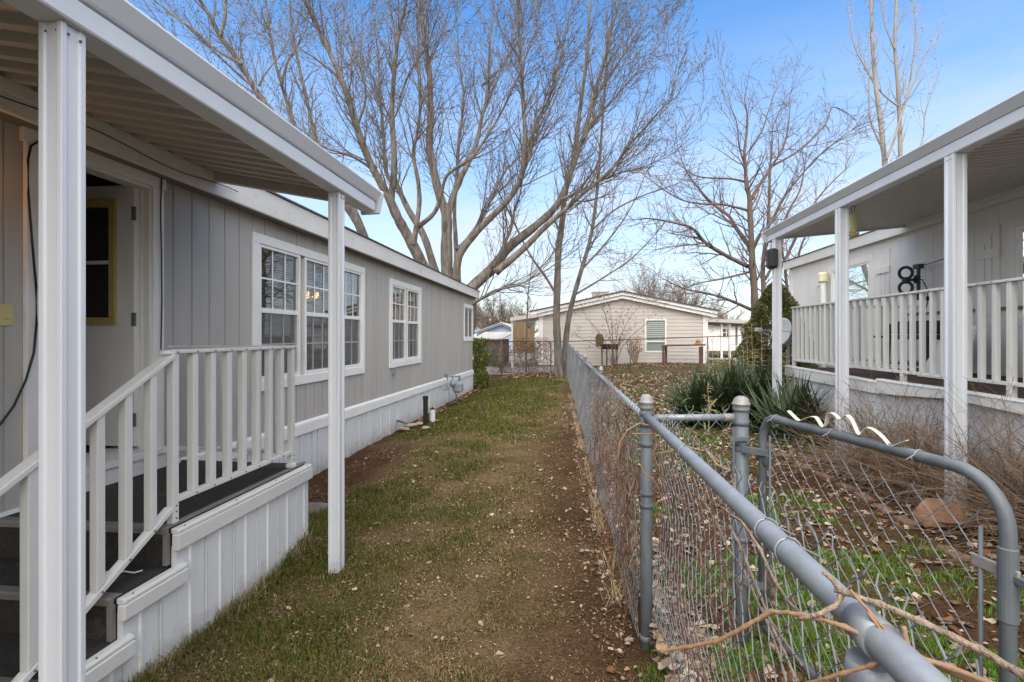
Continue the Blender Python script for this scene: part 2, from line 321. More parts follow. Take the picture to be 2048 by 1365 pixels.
def arr_mesh(name, verts, faces, m, colors=None, attr='col', smooth=False):
    me = bpy.data.meshes.new(name); nv = len(verts); nf, k = faces.shape
    me.vertices.add(nv); me.vertices.foreach_set('co', np.ascontiguousarray(verts, np.float32).ravel())
    me.loops.add(nf * k); me.loops.foreach_set('vertex_index', np.ascontiguousarray(faces, np.int32).ravel())
    me.polygons.add(nf); me.polygons.foreach_set('loop_start', np.arange(0, nf * k, k, dtype=np.int32))
    try: me.polygons.foreach_set('loop_total', np.full(nf, k, np.int32))
    except Exception: pass
    if smooth: me.polygons.foreach_set('use_smooth', np.ones(nf, bool))
    me.update(calc_edges=True)
    if colors is not None:
        a = me.attributes.new(attr, 'FLOAT_COLOR', 'POINT'); c4 = np.ones((nv, 4), np.float32); c4[:, :3] = colors; a.data.foreach_set('color', c4.ravel())
    me.materials.append(m); o = bpy.data.objects.new(name, me); COL.objects.link(o); return o

# ------------------------------------------------------------------ ground
def g(x, y):
    x = np.asarray(x, float); y = np.asarray(y, float)
    h = -0.05 * ss(-0.8, -2.0, x) * (1 - ss(3.1, 3.8, y))
    h = h - 0.10 * ss(-1.6, -3.0, x) * ss(3.9, 5.5, y) + 0.06 * ss(-1.5, -2.2, x) * ss(3.3, 3.7, y) * (1 - ss(3.9, 4.6, y))
    h = h + 0.05 * ss(1.6, 3.0, x) + 0.15 * ss(10, 25, y) * ss(0.5, 4, x)
    h = h + 0.04 * np.exp(-((x - 0.42) / 0.22) ** 2) * ss(1.5, 3.5, y) * (1 - ss(15, 18, y))
    h = h + 0.035 * (fbm(x * 0.9 + 40, y * 0.9 + 60, 3) - 0.5)
    return h
def gz(x, y): return float(g(x, y))
def cover(x, y):
    """share of green grass, dry straw, bare soil, grey gravel at a spot"""
    n1 = fbm(x * 0.8 + 11, y * 0.8 + 5, 4); n2 = fbm(x * 2.3 + 71, y * 2.3 + 29, 4); n3 = fbm(x * 0.35 + 3, y * 0.35 + 90, 3)
    lawn_l = 1 - ss(0.2, 0.5, x)
    left_bias = ss(-0.30, -1.8, x - 0.012 * y)
    green = np.clip(0.34 + 0.55 * left_bias + 0.40 * ss(8.5, 13, y) + 2.3 * (n1 - 0.5) + 1.5 * (n2 - 0.5), 0, 1)
    soil = np.clip(ss(-0.60, 0.35, x + 0.05 * y) * (1 - ss(7, 12, y)) * 0.95 + 0.9 * (n2 - 0.5) + 0.3 * ss(3.2, 1.2, y), 0, 1)
    patch = ss(-2.15, -2.5, x + 0.35 * (n2 - 0.5) + 0.25 * (n1 - .5)) * ss(3.9, 4.4, y) * (1 - ss(7.0, 7.9, y + 0.8 * (n1 - .5)))
    strip = ss(-2.82, -3.02, x) * ss(7, 8, y)
    edge = np.clip(1.2 - np.abs(x - (0.30 - 0.037 * (y - 2.6))) / (0.16 + 0.1 * n1), 0, 1) * (1 - ss(16, 18, y))
    soil = np.maximum(soil, np.maximum(patch, np.maximum(strip * 0.9, edge * 0.8))); green = green * (1 - np.maximum(patch, edge)) * (1 - 0.6 * strip)
    green = green * (1 - 0.75 * np.clip(soil - 0.25, 0, 1))
    # right-hand yard
    rg = np.clip(0.16 + 4.0 * (fbm(x * 1.7 + 33, y * 1.7 + 77, 4) - 0.42), 0, 1) * ss(3.0, 2.3, x + 0.10 * (y - 3)) * (1 - ss(3.6, 5.2, y) * 0.6)
    rg = np.maximum(rg, np.clip(0.25 + 1.2 * (n3 - 0.4) + 0.5 * (n2 - 0.5), 0, 1) * ss(5, 9, y))
    rs = np.clip(1 - rg * 0.9 - 0.2 * ss(6, 9, y), 0, 1)
    green = green * lawn_l + rg * (1 - lawn_l); soil = soil * lawn_l + rs * (1 - lawn_l)
    gravel = ss(21.8, 22.6, y) * ss(-0.6, -1.2, x)
    far = ss(21, 24, y) * ss(0, 2, x)
    green = green * (1 - gravel); green = np.maximum(green, far * 0.6)
    return green, soil, gravel
def ground_color(x, y):
    gr, so, gv = cover(x, y)
    n = fbm(x * 5 + 9, y * 5 + 2, 3)[..., None]
    straw = np.array([0.172, 0.120, 0.064]); soilc = np.array([0.085, 0.046, 0.026]); grn = np.array([0.055, 0.058, 0.013]); grav = np.array([0.26, 0.245, 0.245])
    c = straw * (0.8 + 0.4 * n)
    c = c * (1 - so[..., None]) + soilc * (0.75 + 0.5 * n) * so[..., None]
    gg = np.clip(gr, 0, 1)[..., None] * 0.8; c = c * (1 - gg) + grn * (0.75 + 0.5 * n) * gg
    c = c * (1 - gv[..., None]) + grav * gv[..., None]
    return c
def axis(segs):
    out = []
    for a, b, st in segs: out += list(np.arange(a, b - 1e-6, st))
    out.append(segs[-1][1]); return np.array(out)
gx = axis([(-400, -60, 40), (-60, -8, 4), (-8, -3.4, 0.4), (-3.4, 4.2, 0.045), (4.2, 10, 0.4), (10, 60, 4), (60, 400, 40)])
gy = axis([(-60, -4, 5), (-4, 1.0, 0.5), (1.0, 9.0, 0.045), (9.0, 24, 0.12), (24, 40, 1), (40, 100, 8), (100, 900, 80)])
GX, GY = np.meshgrid(gx, gy, indexing='ij'); GZ = g(GX, GY)
fine = (ss(-3.6, -3.2, GX) * (1 - ss(4.0, 4.4, GX)) * (1 - ss(12, 24, GY)))
GZ = GZ + fine * 0.045 * (fbm(GX * 9, GY * 9, 4) - 0.5)
nx, ny = len(gx), len(gy); idx = np.arange(nx * ny).reshape(nx, ny)
gf = np.stack([idx[:-1, :-1], idx[1:, :-1], idx[1:, 1:], idx[:-1, 1:]], -1).reshape(-1, 4)
ground = arr_mesh('ground', np.stack([GX, GY, GZ], -1).reshape(-1, 3), gf, attr_mat('soil_and_thatch', 'col', 0.95, 0.62, 48, 1.0, 95), ground_color(GX, GY).reshape(-1, 3), smooth=True)
tag(ground, kind='structure')

# ------------------------------------------------------------------ wall helpers
def cells(a0, a1, z0, z1, holes, cuts=()):
    """rectangles of a wall a0..a1 x z0..z1 left over by the holes (a, b, zlo, zhi)"""
    A = sorted(set([a0, a1] + [c for c in cuts if a0 < c < a1] + [v for h in holes for v in h[:2] if a0 < v < a1])); out = []
    for i in range(len(A) - 1):
        m = (A[i] + A[i + 1]) / 2; zs = [(z0, z1)]
        for h in holes:
            if h[0] < m < h[1]:
                nz = []
                for lo, hi in zs:
                    if h[3] <= lo or h[2] >= hi: nz.append((lo, hi)); continue
                    if h[2] > lo: nz.append((lo, h[2]))
                    if h[3] < hi: nz.append((h[3], hi))
                zs = nz
        out += [(A[i], A[i + 1], lo, hi) for lo, hi in zs]
    return out
def board_wall(mb, X, thick, out, a0, a1, z0, z1, holes, pitch, gap, phase, depth=0.007):
    """vertical boards along Y on plane X facing out (+1/-1), grooves of width gap between them"""
    bx0, bx1 = sorted((X - out * thick, X - out * depth))
    for a, b, lo, hi in cells(a0, a1, z0, z1, holes): mb.box(bx0, bx1, a, b, lo, hi)
    k0 = math.floor((a0 - phase) / pitch); y = phase + k0 * pitch
    while y < a1:
        s, e = max(a0, y + gap / 2), min(a1, y + pitch - gap / 2)
        if e > s:
            x0, x1 = sorted((X, X - out * (depth + 0.0005)))
            for a, b, lo, hi in cells(s, e, z0, z1, holes): mb.box(x0, x1, a, b, lo, hi)
        y += pitch
def fluted(cx, cy, w, d=0.006):
    """square post outline with a shallow flute in every face"""
    h = w / 2; q = w * 0.14; r = w * 0.22
    side = [(-h, -h), (-r - q * .4, -h), (-r, -h + d), (r, -h + d), (r + q * .4, -h)]
    pts = []
    for k in range(4):
        c, s = math.cos(k * math.pi / 2), math.sin(k * math.pi / 2)
        pts += [(cx + x * c - y * s, cy + x * s + y * c) for x, y in side]
    return pts

# ------------------------------------------------------------------ grey mobile home on the left
WX = -3.15
def wy(px): return at_x(px, 672, WX).y
house = thing('mobile_home', (WX, 6.5, -0.1), 'long grey mobile home with vertical grooved siding, white skirting and white framed windows', 'mobile home')
W1 = (4.83, 7.37, 1.14, 2.535); W2 = (8.65, 10.28, 1.14, 2.50); W3 = (14.75, 15.93, 1.53, 2.45)
DOOR = (2.73, 3.50, 0.76, 2.72)
mb = MB(); board_wall(mb, WX, 0.09, 1, -3.0, 16.0, 0.5, 2.86, [W1, W2, W3, DOOR], 0.2032, 0.012, 3.721)
mb.build('wall', M_SIDING, house, bevel=0.0)
mb = MB(); mb.box(-8.2, WX - 0.09, 15.92, 16.0, -0.2, 3.0); mb.box(-8.2, WX - 0.09, -3.0, -2.92, -0.2, 3.0); mb.box(-8.28, -8.2, -3, 16, -0.2, 3.0)
mb.build('end_wall', M_SIDING, house)
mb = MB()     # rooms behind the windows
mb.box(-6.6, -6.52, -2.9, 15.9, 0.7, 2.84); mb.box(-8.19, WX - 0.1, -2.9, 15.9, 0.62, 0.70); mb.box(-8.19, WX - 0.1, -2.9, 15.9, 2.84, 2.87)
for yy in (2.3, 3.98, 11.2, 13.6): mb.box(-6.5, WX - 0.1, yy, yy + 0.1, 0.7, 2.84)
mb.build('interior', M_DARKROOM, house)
# skirting panels and the cap strip over them
def capz(y): return 0.602 - 0.0068 * (y - 5.0)
mb = MB(); y = 3.80; k = 0
while y < 16.0:
    w = (0.13, 0.095, 0.19)[k % 3]; e = min(16.0, y + w)
    x1 = WX + 0.018 + (0.004 if k % 3 == 1 else 0) + 0.004 * math.sin(k * 1.7)
    lean = 0.012 * math.sin(k * 2.3)
    zt = capz(y) - 0.12
    mb.hexa([(WX - 0.02, y + 0.004, -0.35), (x1, y + 0.009 + lean, -0.35), (x1, e - 0.009 + lean, -0.35), (WX - 0.02, e - 0.007, -0.35), (WX - 0.02, y + 0.007, zt), (x1, y + 0.009, zt), (x1, e - 0.009, zt), (WX - 0.02, e - 0.007, zt)])
    y = e; k += 1
MB().box(WX - .05, WX - .021, 3.8, 16.0, -0.35, 0.44).build('skirting_shade_backing', M_SCREW_SHADE, house)  # dark sheet whose colour stands in for shade in the skirting gaps
mb.build('skirting', M_VINYL, house, bevel=0.002)
mb = MB()
for a, b in ((-3, 3.9), (3.9, 7.56), (7.565, 11.2), (11.205, 16.02)):
    za, zb = capz(a), capz(b)
    mb.hexa([(WX - .01, a, za - .145), (WX + .040, a, za - .145), (WX + .040, b, zb - .145), (WX - .01, b, zb - .145), (WX - .01, a, za - .03), (WX + .036, a, za - .03), (WX + .036, b, zb - .03), (WX - .01, b, zb - .03)])
    mb.hexa([(WX - .01, a, za - .026), (WX + .030, a, za - .026), (WX + .030, b, zb - .026), (WX - .01, b, zb - .026), (WX - .01, a, za), (WX + .014, a, za), (WX + .014, b, zb), (WX - .01, b, zb)])
mb.build('skirting_cap', M_WHITE, house, bevel=0.003)
# fascia, soffit, roof
mb = MB()
for a, b in ((-3.1, 3.2), (3.203, 6.85), (6.853, 10.4), (10.403, 13.3), (13.303, 16.12)):
    mb.hexa([(-3.0, a, 2.785), (-2.965, a, 2.785), (-2.965, b, 2.785), (-3.0, b, 2.785), (-3.0, a, 3.0), (-2.945, a, 3.0), (-2.945, b, 3.0), (-3.0, b, 3.0)])
mb.box(-8.25, -2.95, 16.1, 16.13, 2.785, 3.0)
mb.build('fascia', M_FASCIA, house, bevel=0.004)
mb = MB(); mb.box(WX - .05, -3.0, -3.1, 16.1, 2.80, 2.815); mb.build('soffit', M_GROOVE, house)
mb = MB(); mb.prism([(-2.925, 3.004), (-2.925, 3.022), (-5.7, 3.42), (-8.4, 3.02), (-8.4, 3.004)], 'y', -3.15, 16.16); mb.build('roof', M_SHINGLE, house)

def house_window(hole, casing, units, mcols, rail=None, screen=True, sill=True):
    y0, y1, z0, z1 = hole; cy0, cy1, cz0, cz1 = casing
    f = MB(); xo = WX + 0.024
    f.box(WX + .001, xo, cy0, cy1, z1, cz1); f.box(WX + .001, xo - .002, cy0, y0, cz0, z1); f.box(WX + .001, xo - .002, y1, cy1, cz0, z1); f.box(WX + .001, xo, y0, y1, cz0, z0)
    win = f.build('window', M_WHITE, house, bevel=0.003)
    sash = MB(); mun = MB(); pane = MB(); bl = MB(); sc = MB()
    xs = WX - 0.035
    for (a, b) in units:
        t = 0.032
        sash.box(xs - .03, WX + .012, a - .02, a + t * .6, z0, z1); sash.box(xs - .03, WX + .012, b - t * .6, b + .02, z0, z1)
        sash.box(xs - .03, WX + .010, a, b, z1 - t, z1); sash.box(xs - .03, WX + .016, a, b, z0, z0 + t * 1.3)
        if rail: sash.box(xs - .03, WX - .004, a + .02, b - .02, rail - .028, rail + .022)
        aa, bb = a + t * .6, b - t * .6
        zz = [(rail + .022, z1 - t), (z0 + t * 1.3, rail - .028)] if rail else [(z0 + t, z1 - t)]
        for j, (lo, hi) in enumerate(zz):
            xg = xs + (0.012 if j == 0 else -0.006)
            pane.quad((xg, aa, lo), (xg, bb, lo), (xg, bb, hi), (xg, aa, hi))
            if mcols:
                for c in range(1, mcols): yy = aa + (bb - aa) * c / mcols; mun.box(xg + .002, xg + .009, yy - .009, yy + .009, lo, hi)
                zc = (lo + hi) / 2; mun.box(xg + .0015, xg + .0095, aa, bb, zc - .009, zc + .009)
            if screen and j == len(zz) - 1: sc.quad((xs + .022, aa, lo), (xs + .022, bb, lo), (xs + .022, bb, hi), (xs + .022, aa, hi))
        z = z0 + .05; rr = random.Random(int(a * 100))
        while z < z1 - .03:
            tl = 0.0022 + rr.uniform(-.0006, .0006)
            bl.hexa([(xs - .085, a + .02, z - tl), (xs - .062, a + .02, z + tl), (xs - .062, b - .02, z + tl), (xs - .085, b - .02, z - tl), (xs - .085, a + .02, z - tl + .0015), (xs - .062, a + .02, z + tl + .0015), (xs - .062, b - .02, z + tl + .0015), (xs - .085, b - .02, z - tl + .0015)])
            z += 0.0255
    sash.build('sash', M_WHITE, win, bevel=0.002)
    if mcols: mun.build('muntin', M_WHITE, win)
    pane.build('pane', M_GLASS, win); bl.build('blind', M_BLIND, win)
    if screen: sc.build('insect_screen', M_SCREEN, win)
    return win
house_window(W1, (4.71, 7.46, 1.035, 2.63), [(4.85, 5.60), (5.74, 6.49), (6.63, 7.36)], 3, 1.865)
house_window(W2, (8.53, 10.39, 1.04, 2.60), [(8.68, 9.40), (9.52, 10.26)], 3, 1.865)
house_window(W3, (14.64, 15.99, 1.44, 2.545), [(14.78, 15.33), (15.34, 15.90)], 0, None)
# entrance: casing, jamb, threshold, open door with a yellowed window frame
mb = MB(); mb.box(WX + .001, WX + .03, 2.60, 2.72, 0.61, 2.72); mb.box(WX + .001, WX + .03, 3.50, 3.60, 0.61, 2.72); mb.box(WX + .001, WX + .033, 2.58, 3.62, 2.72, 2.835)
mb.build('door_casing', M_WHITE, house, bevel=0.004)
mb = MB(); mb.box(WX - .10, WX + .012, 3.478, 3.502, 0.76, 2.72); mb.box(WX - .06, WX - .035, 3.455, 3.48, 0.76, 2.70); mb.box(WX - .10, WX + .012, 2.728, 2.752, 0.76, 2.72); mb.box(WX - .10, WX + .012, 2.752, 3.478, 2.695, 2.722)
mb.build('door_jamb', M_RAIL, house, bevel=0.003)
mb = MB(); mb.box(WX - .3, WX + .10, 2.70, 3.56, 0.715, 0.762); mb.box(WX - .02, WX + .08, 2.70, 3.56, 0.605, 0.713); mb.build('threshold', M_WHITE, house, bevel=0.004)
d = MB()
DY0, DY1 = 3.415, 3.455; DX0, DX1 = -4.02, -3.205
for a, b, lo, hi in cells(DX0, DX1, 0.785, 2.71, [(-3.90, -3.37, 1.71, 2.585)]): d.box(a, b, DY0, DY1, lo, hi)
door = d.build('door', M_DOOR, house)
f = MB()
f.box(-3.93, -3.34, DY0 - .022, DY0 - .001, 2.55, 2.615); f.box(-3.93, -3.34, DY0 - .022, DY0 - .001, 1.68, 1.735)
f.box(-3.395, -3.34, DY0 - .022, DY0 - .001, 1.735, 2.55); f.box(-3.93, -3.875, DY0 - .022, DY0 - .001, 1.735, 2.55)
f.build('door_window_frame', M_GOLD, door, bevel=0.006)
MB().box(-3.875, -3.395, DY0 - .012, DY0 + .004, 2.13, 2.155).build('door_window_rail', M_RAIL, door)
mb = MB(); mb.box(-3.874, -3.396, DY0 + .006, DY0 + .012, 1.735, 2.55); mb.build('door_window_pane', mat('dark_door_glass', (0.035, 0.033, 0.032), 0.25, 0.1), door)
for z in (0.98, 1.72, 2.5):
    mb = MB(); mb.box(-3.222, -3.207, DY0 - .006, DY0 + .001, z - .05, z + .05); mb.tube([(-3.198, DY0 + .002, z - .05), (-3.198, DY0 + .002, z + .05)], .008, 8); mb.build('hinge', M_GALVD, door)
mb = MB(); mb.box(WX, WX + .012, 2.468, 2.548, 1.655, 1.775); mb.box(WX + .011, WX + .018, 2.488, 2.528, 1.69, 1.74)
mb.build('switch_plate', M_YELLOW, house, bevel=0.004, label='yellowed square switch plate beside the door')
p = at_x(785, 742, WX); MB().box(WX, WX + .05, p.y - .04, p.y + .05, p.z - .06, p.z + .06).build('outlet_box', M_GALV, house, bevel=0.006)

lamp = thing('wall_lantern', (WX + .06, 2.30, 2.42), 'lit wall lantern beside the door casing of the grey home', 'wall light')
MB().lathe([(.02, -.10), (.05, -.08), (.055, .06), (.03, .10), (.01, .12)], lamp.location, 12).build('lantern_glass', M_BULB, lamp)
MB().box(WX, WX + .03, 2.24, 2.36, 2.34, 2.50).build('back_plate', M_GOLD, lamp, bevel=.004)
cab = [at_x(px, py, WX + .045) for px, py in ((78, 283), (62, 292), (56, 320), (57, 390), (64, 480), (72, 570), (73, 650), (68, 705), (52, 760), (28, 812), (0, 850), (-40, 880))]
MB().tube(cab, .006, 6).build('cable', M_BLACK, smooth=True, label='black cable hanging in a loop beside the door casing', cat='cable')
cab = [at_x(px, py, WX + .04) for px, py in ((322, 700), (324, 600), (323, 500), (321, 420), (324, 345))]
wr = [Vector((-2.93, y, 2.852 + .02 * math.sin(y * 5))) for y in np.arange(1.8, 4.2, .12)]
MB().tube(cab, .005, 5).tube(wr, .004, 5).build('eave_wire', M_BLACK, label='thin dark wire run under the patio roof ledger and down the door casing', cat='wire')
# lit chandelier behind the blinds
CH = at_x(620, 590, -4.7)
ch = thing('chandelier', CH, 'small lit chandelier glowing behind the blinds of the triple window', 'chandelier')
MB().tube([(CH.x, CH.y, 2.83), CH], .01, 6).lathe([(.02, -.05), (.05, 0), (.03, .06)], CH - Vector((0, 0, .02)), 10).build('stem', M_GOLD, ch)
for k in range(5):
    a = k * 2 * math.pi / 5; q = CH + Vector((.15 * math.cos(a), .15 * math.sin(a), 0))
    MB().tube([CH - Vector((0, 0, .03)), q - Vector((0, 0, .06))], .008, 5).lathe([(.008, -.04), (.017, -.02), (.018, .02), (.008, .05)], q, 8).build('bulb', M_BULB, ch)
_sm = {}
def screws(parent, pts, ax='x'):      # every screw a part of its own, one shared mesh
    if ax not in _sm:
        m_ = MB().lathe([(.0045, -.002), (.004, .003)], (0, 0, 0), 6, ax); me = bpy.data.meshes.new('screw'); me.from_pydata(m_.v, [], m_.f); me.materials.append(M_SCREW_SHADE); _sm[ax] = me
    for p in pts:
        o = bpy.data.objects.new('screw', _sm[ax]); COL.objects.link(o); o.location = p; link(o, parent)

# ------------------------------------------------------------------ porch with carpeted steps
porch = thing('porch', (-2.6, 3.0, -0.05), 'low porch and steps with charcoal carpet and white ribbed side panels', 'porch')
PX = -2.05
MB().box(-3.115, PX - .03, 2.44, 3.78, 0.57, 0.602).build('floor', M_CARPET, porch)
steps = [(2.12, 2.44, 0.40), (1.80, 2.12, 0.205), (1.48, 1.80, 0.02)]
for y0, y1, z in steps[:2]: MB().box(-3.1, PX - .032, y0, y1 - .012, z - .03, z).build('tread', M_CARPET, porch)
for y, zt, zb in ((2.44, .565, .40), (2.12, .365, .205), (1.80, .17, -.06)): MB().box(-3.1, PX - .034, y - .012, y + .002, zb + .001, zt).build('riser', M_CARPET, porch)
for y, z in ((2.44, .602), (2.12, .40), (1.80, .205)):
    MB().prism([(y - .03, z - .028), (y - .03, z - .002), (y - .022, z + .006), (y + .03, z + .004), (y + .03, z + .0005), (y - .014, z - .001), (y - .014, z - .028)], 'x', -3.1, PX - .028).build('nosing', M_NOSE, porch)
    MB().box(PX - .05, PX - .026, y - .03, y - .004, z - .19, z - .03).build('corner_strip', M_NOSE, porch, bevel=.002)
MB().box(PX - .055, PX - .024, 2.46, 3.80, 0.603, 0.612).build('floor_edge_strip', M_NOSE, porch)
def rib_panel(mb, y0, y1, zb, zt, X, phase=0.0, zb2=None):
    """vertical cladding along Y with a round rib and a seam alternating"""
    y = y0; k = 0; prof = [(X - .03, y0), (X, y0)]
    while y < y1 - .02:
        a = y + .085; b = a + .022
        if b < y1:
            if k % 2 == 0: prof += [(X, a), (X + .010, a + .005), (X + .010, b - .004), (X, b + .003)]
            else: prof += [(X, a), (X - .024, a + .001), (X - .024, a + .010), (X + .005, a + .012), (X, a + .03)]
        y += .118; k += 1
    prof += [(X, y1), (X - .03, y1)]
    mb.prism(prof, 'z', zb, zt)
mb = MB(); rib_panel(mb, 2.445, 3.785, -.30, .50, PX); rib_panel(mb, 2.125, 2.443, -.30, .325, PX); rib_panel(mb, 1.50, 2.123, -.30, .14, PX)
mb.box(-3.1, PX - .031, 3.755, 3.785, -.3, .565)
mb.build('side_panel', M_VINYL, porch, bevel=0.001)
for (y0, y1, z0, z1) in ((2.425, 3.80, .487, .592), (2.105, 2.50, .300, .392), (1.50, 2.165, .115, .205)):
    t = MB(); t.box(PX - .01, PX + .030, y0, y1, z0, z1 - .022); t.prism([(PX - .02, z1 - .021), (PX + .022, z1 - .021), (PX + .024, z1 - .006), (PX + .016, z1 + .006), (PX - .02, z1 + .006)], 'y', y0 + .006, y1)
    tb = t.build('trim_board', M_RAIL, porch, bevel=0.004)
    screws(tb, [(PX + .014, yy, z1 + .006) for yy in np.arange(y0 + .06, y1, .42)], 'z')
mb = MB(); mb.lathe([(.002, -.012), (.022, -.010), (.024, .006), (.004, .012)], (-2.30, 2.30, .415), 12)
mb.tube([(-2.28, 2.30, .41), (-2.22, 2.31, .425), (-2.17, 2.315, .418), (-2.14, 2.33, .425)], .004, 5)
mb.build('door_stop', M_VINYL, label='small dark and white bit of hardware lying on the middle carpeted step', cat='hardware')

# railing: deck run, return to the wall and stair run
rail = thing('porch_railing', (-2.1, 2.5, 0.6), 'cream metal railing along the porch and down its steps', 'railing')
RX = -2.105; bw = 0.040
def baluster(x, y, z0, z1, parent, w=bw, name='baluster', nb=[0]):
    return MB().box(x - w / 2, x + w / 2, y - w / 2, y + w / 2, z0, z1).build(name, M_RAIL, parent, bevel=0.003)
Y0, Y1 = 2.485, 3.635
for y in (Y0, Y1): baluster(RX, y, .603, 1.505, rail, name='post')
baluster(-3.06, Y1, .603, 1.505, rail, name='post')
n = 7
for k in range(1, n + 1):
    y = Y0 + (Y1 - Y0) * k / (n + 1.0); baluster(RX, y, .742, 1.503, rail)
for k in range(1, 7): baluster(RX - .955 * k / 7, Y1, .742, 1.503, rail)
MB().box(RX - .035, RX + .03, Y0 - .02, Y1 + .035, 1.505, 1.527).build('top_rail', M_RAIL, rail, bevel=.005)
MB().box(-3.10, RX - .036, Y1 - .032, Y1 + .032, 1.5055, 1.526).build('top_rail', M_RAIL, rail, bevel=.005)
MB().box(RX - .022, RX + .024, Y0 + .021, Y1 - .021, .715, .741).build('bottom_rail', M_RAIL, rail, bevel=.003)
MB().box(-3.039, RX - .0225, Y1 - .02, Y1 + .02, .715, .741).build('bottom_rail', M_RAIL, rail, bevel=.003)
SL = 0.565
YB = 1.05
MB().bar((RX, Y0 - .012, 1.497), (RX, YB, 1.497 - SL * (Y0 - .012 - YB)), .062, .026).build('top_rail', M_RAIL, rail, bevel=.005)
MB().bar((RX, Y0 - .021, .690), (RX, YB, .690 - SL * (Y0 - .021 - YB)), .046, .027).build('bottom_rail', M_RAIL, rail, bevel=.003)
for k in range(1, 9):
    y = Y0 - .1444 * k; zt = 1.484 - SL * (Y0 - .012 - y); zb = .708 - SL * (Y0 - .021 - y)
    m_ = MB(); h = bw / 2; e = SL * h
    m_.hexa([(RX - h, y - h, zb - e), (RX + h, y - h, zb - e), (RX + h, y + h, zb + e), (RX - h, y + h, zb + e), (RX - h, y - h, zt - e), (RX + h, y - h, zt - e), (RX + h, y + h, zt + e), (RX - h, y + h, zt + e)])
    m_.build('baluster', M_RAIL, rail, bevel=.003)
screws(rail, [(RX + .026, Y0 + (Y1 - Y0) * k / (n + 1.0), .728) for k in range(1, n + 1)] + [(RX + .022, y, z) for y in (Y0, Y1) for z in (.635, .67, .70)] + [(RX + .026, Y0 - .1444 * k, .69 - SL * (.1444 * k - .021)) for k in range(1, 9)] + [(RX + .032, Y0 + (Y1 - Y0) * k / (n + 1.0), 1.513) for k in range(0, n + 2)])
for x, y in ((-3.06, Y1), (RX, Y1)): MB().box(x - .028, x + .028, y - .028, y + .028, .6125, .640).build('bracket', M_RAIL, rail, bevel=.003)
mb = MB(); mb.lathe([(.004, -.012), (.036, -.008), (.036, .006), (.01, .016)], (RX - .01, Y0 - .03, 1.51), 14); mb.build('rail_joint', M_RAIL, rail, smooth=True)

# ------------------------------------------------------------------ patio roofs
def pan_roof(mb, xa, za, xb, zb, y0, y1, pitch, depth):
    """ribbed roof pans running from (xa, za) to (xb, zb), ribs repeating along Y"""
    prof = []; y = y0
    while y < y1:
        prof += [(y, 0), (y + pitch * .50, 0), (y + pitch * .58, -depth), (y + pitch * .90, -depth), (y + pitch * .985, 0)]; y += pitch
    prof = [(min(p[0], y1), p[1]) for p in prof] + [(y1, 0)]
    for (ya, da), (yb, db) in zip(prof, prof[1:]):
        if yb - ya < 1e-5: continue
        mb.quad((xa, ya, za + da), (xa, yb, za + db), (xb, yb, zb + db), (xb, ya, zb + da))
    up = 0.014
    mb.hexa([(xa, y0, za + .006), (xb, y0, zb + .006), (xb, y1, zb + .006), (xa, y1, za + .006), (xa, y0, za + up), (xb, y0, zb + up), (xb, y1, zb + up), (xa, y1, za + up)])
pc = thing('patio_cover', (-1.62, 3.37, -0.05), 'white metal patio cover with fluted posts over the porch of the grey home', 'patio cover')
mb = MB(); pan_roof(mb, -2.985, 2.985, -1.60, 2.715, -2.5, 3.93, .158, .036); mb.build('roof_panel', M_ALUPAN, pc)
MB().prism([(-1.665, 2.585), (-1.560, 2.585), (-1.555, 2.592), (-1.555, 2.662), (-1.572, 2.668), (-1.572, 2.676), (-1.60, 2.69), (-1.665, 2.69)], 'y', -2.5, 3.90).build('beam', M_ALU, pc, bevel=.002)
MB().prism([(-1.585, 2.672), (-1.552, 2.672), (-1.545, 2.680), (-1.512, 2.738), (-1.514, 2.748), (-1.585, 2.748)], 'y', -2.5, 3.935).build('gutter', M_ALU, pc, bevel=.002)
MB().prism([(-1.69, 2.575), (-1.54, 2.579), (-1.505, 2.745), (-1.51, 2.755), (-1.69, 2.755)], 'y', 3.937, 3.975).build('gutter_end_cap', M_ALU, pc, bevel=.003)
MB().hexa([(-2.985, 3.90, 2.890), (-1.69, 3.90, 2.640), (-1.69, 3.972, 2.640), (-2.985, 3.972, 2.890), (-2.985, 3.90, 2.99), (-1.69, 3.90, 2.745), (-1.69, 3.972, 2.745), (-2.985, 3.972, 2.99)]).build('end_channel', M_ALUPAN, pc, bevel=.003)
MB().box(-2.985, -2.93, -2.5, 3.90, 2.875, 2.945).build('ledger', M_FASCIA, pc, bevel=.004)
mb = MB()
for y in (1.458, 3.372):
    mb = MB(); mb.prism(fluted(-1.62, y, .082), 'z', -0.25, 2.584); po = mb.build('post', M_ALU, pc, bevel=.0025)
    screws(po, [(-1.577, y - .02, 2.55), (-1.577, y + .02, 2.55)]); screws(po, [(-1.64, y - .037, 2.555), (-1.60, y - .037, 2.555)], 'y')

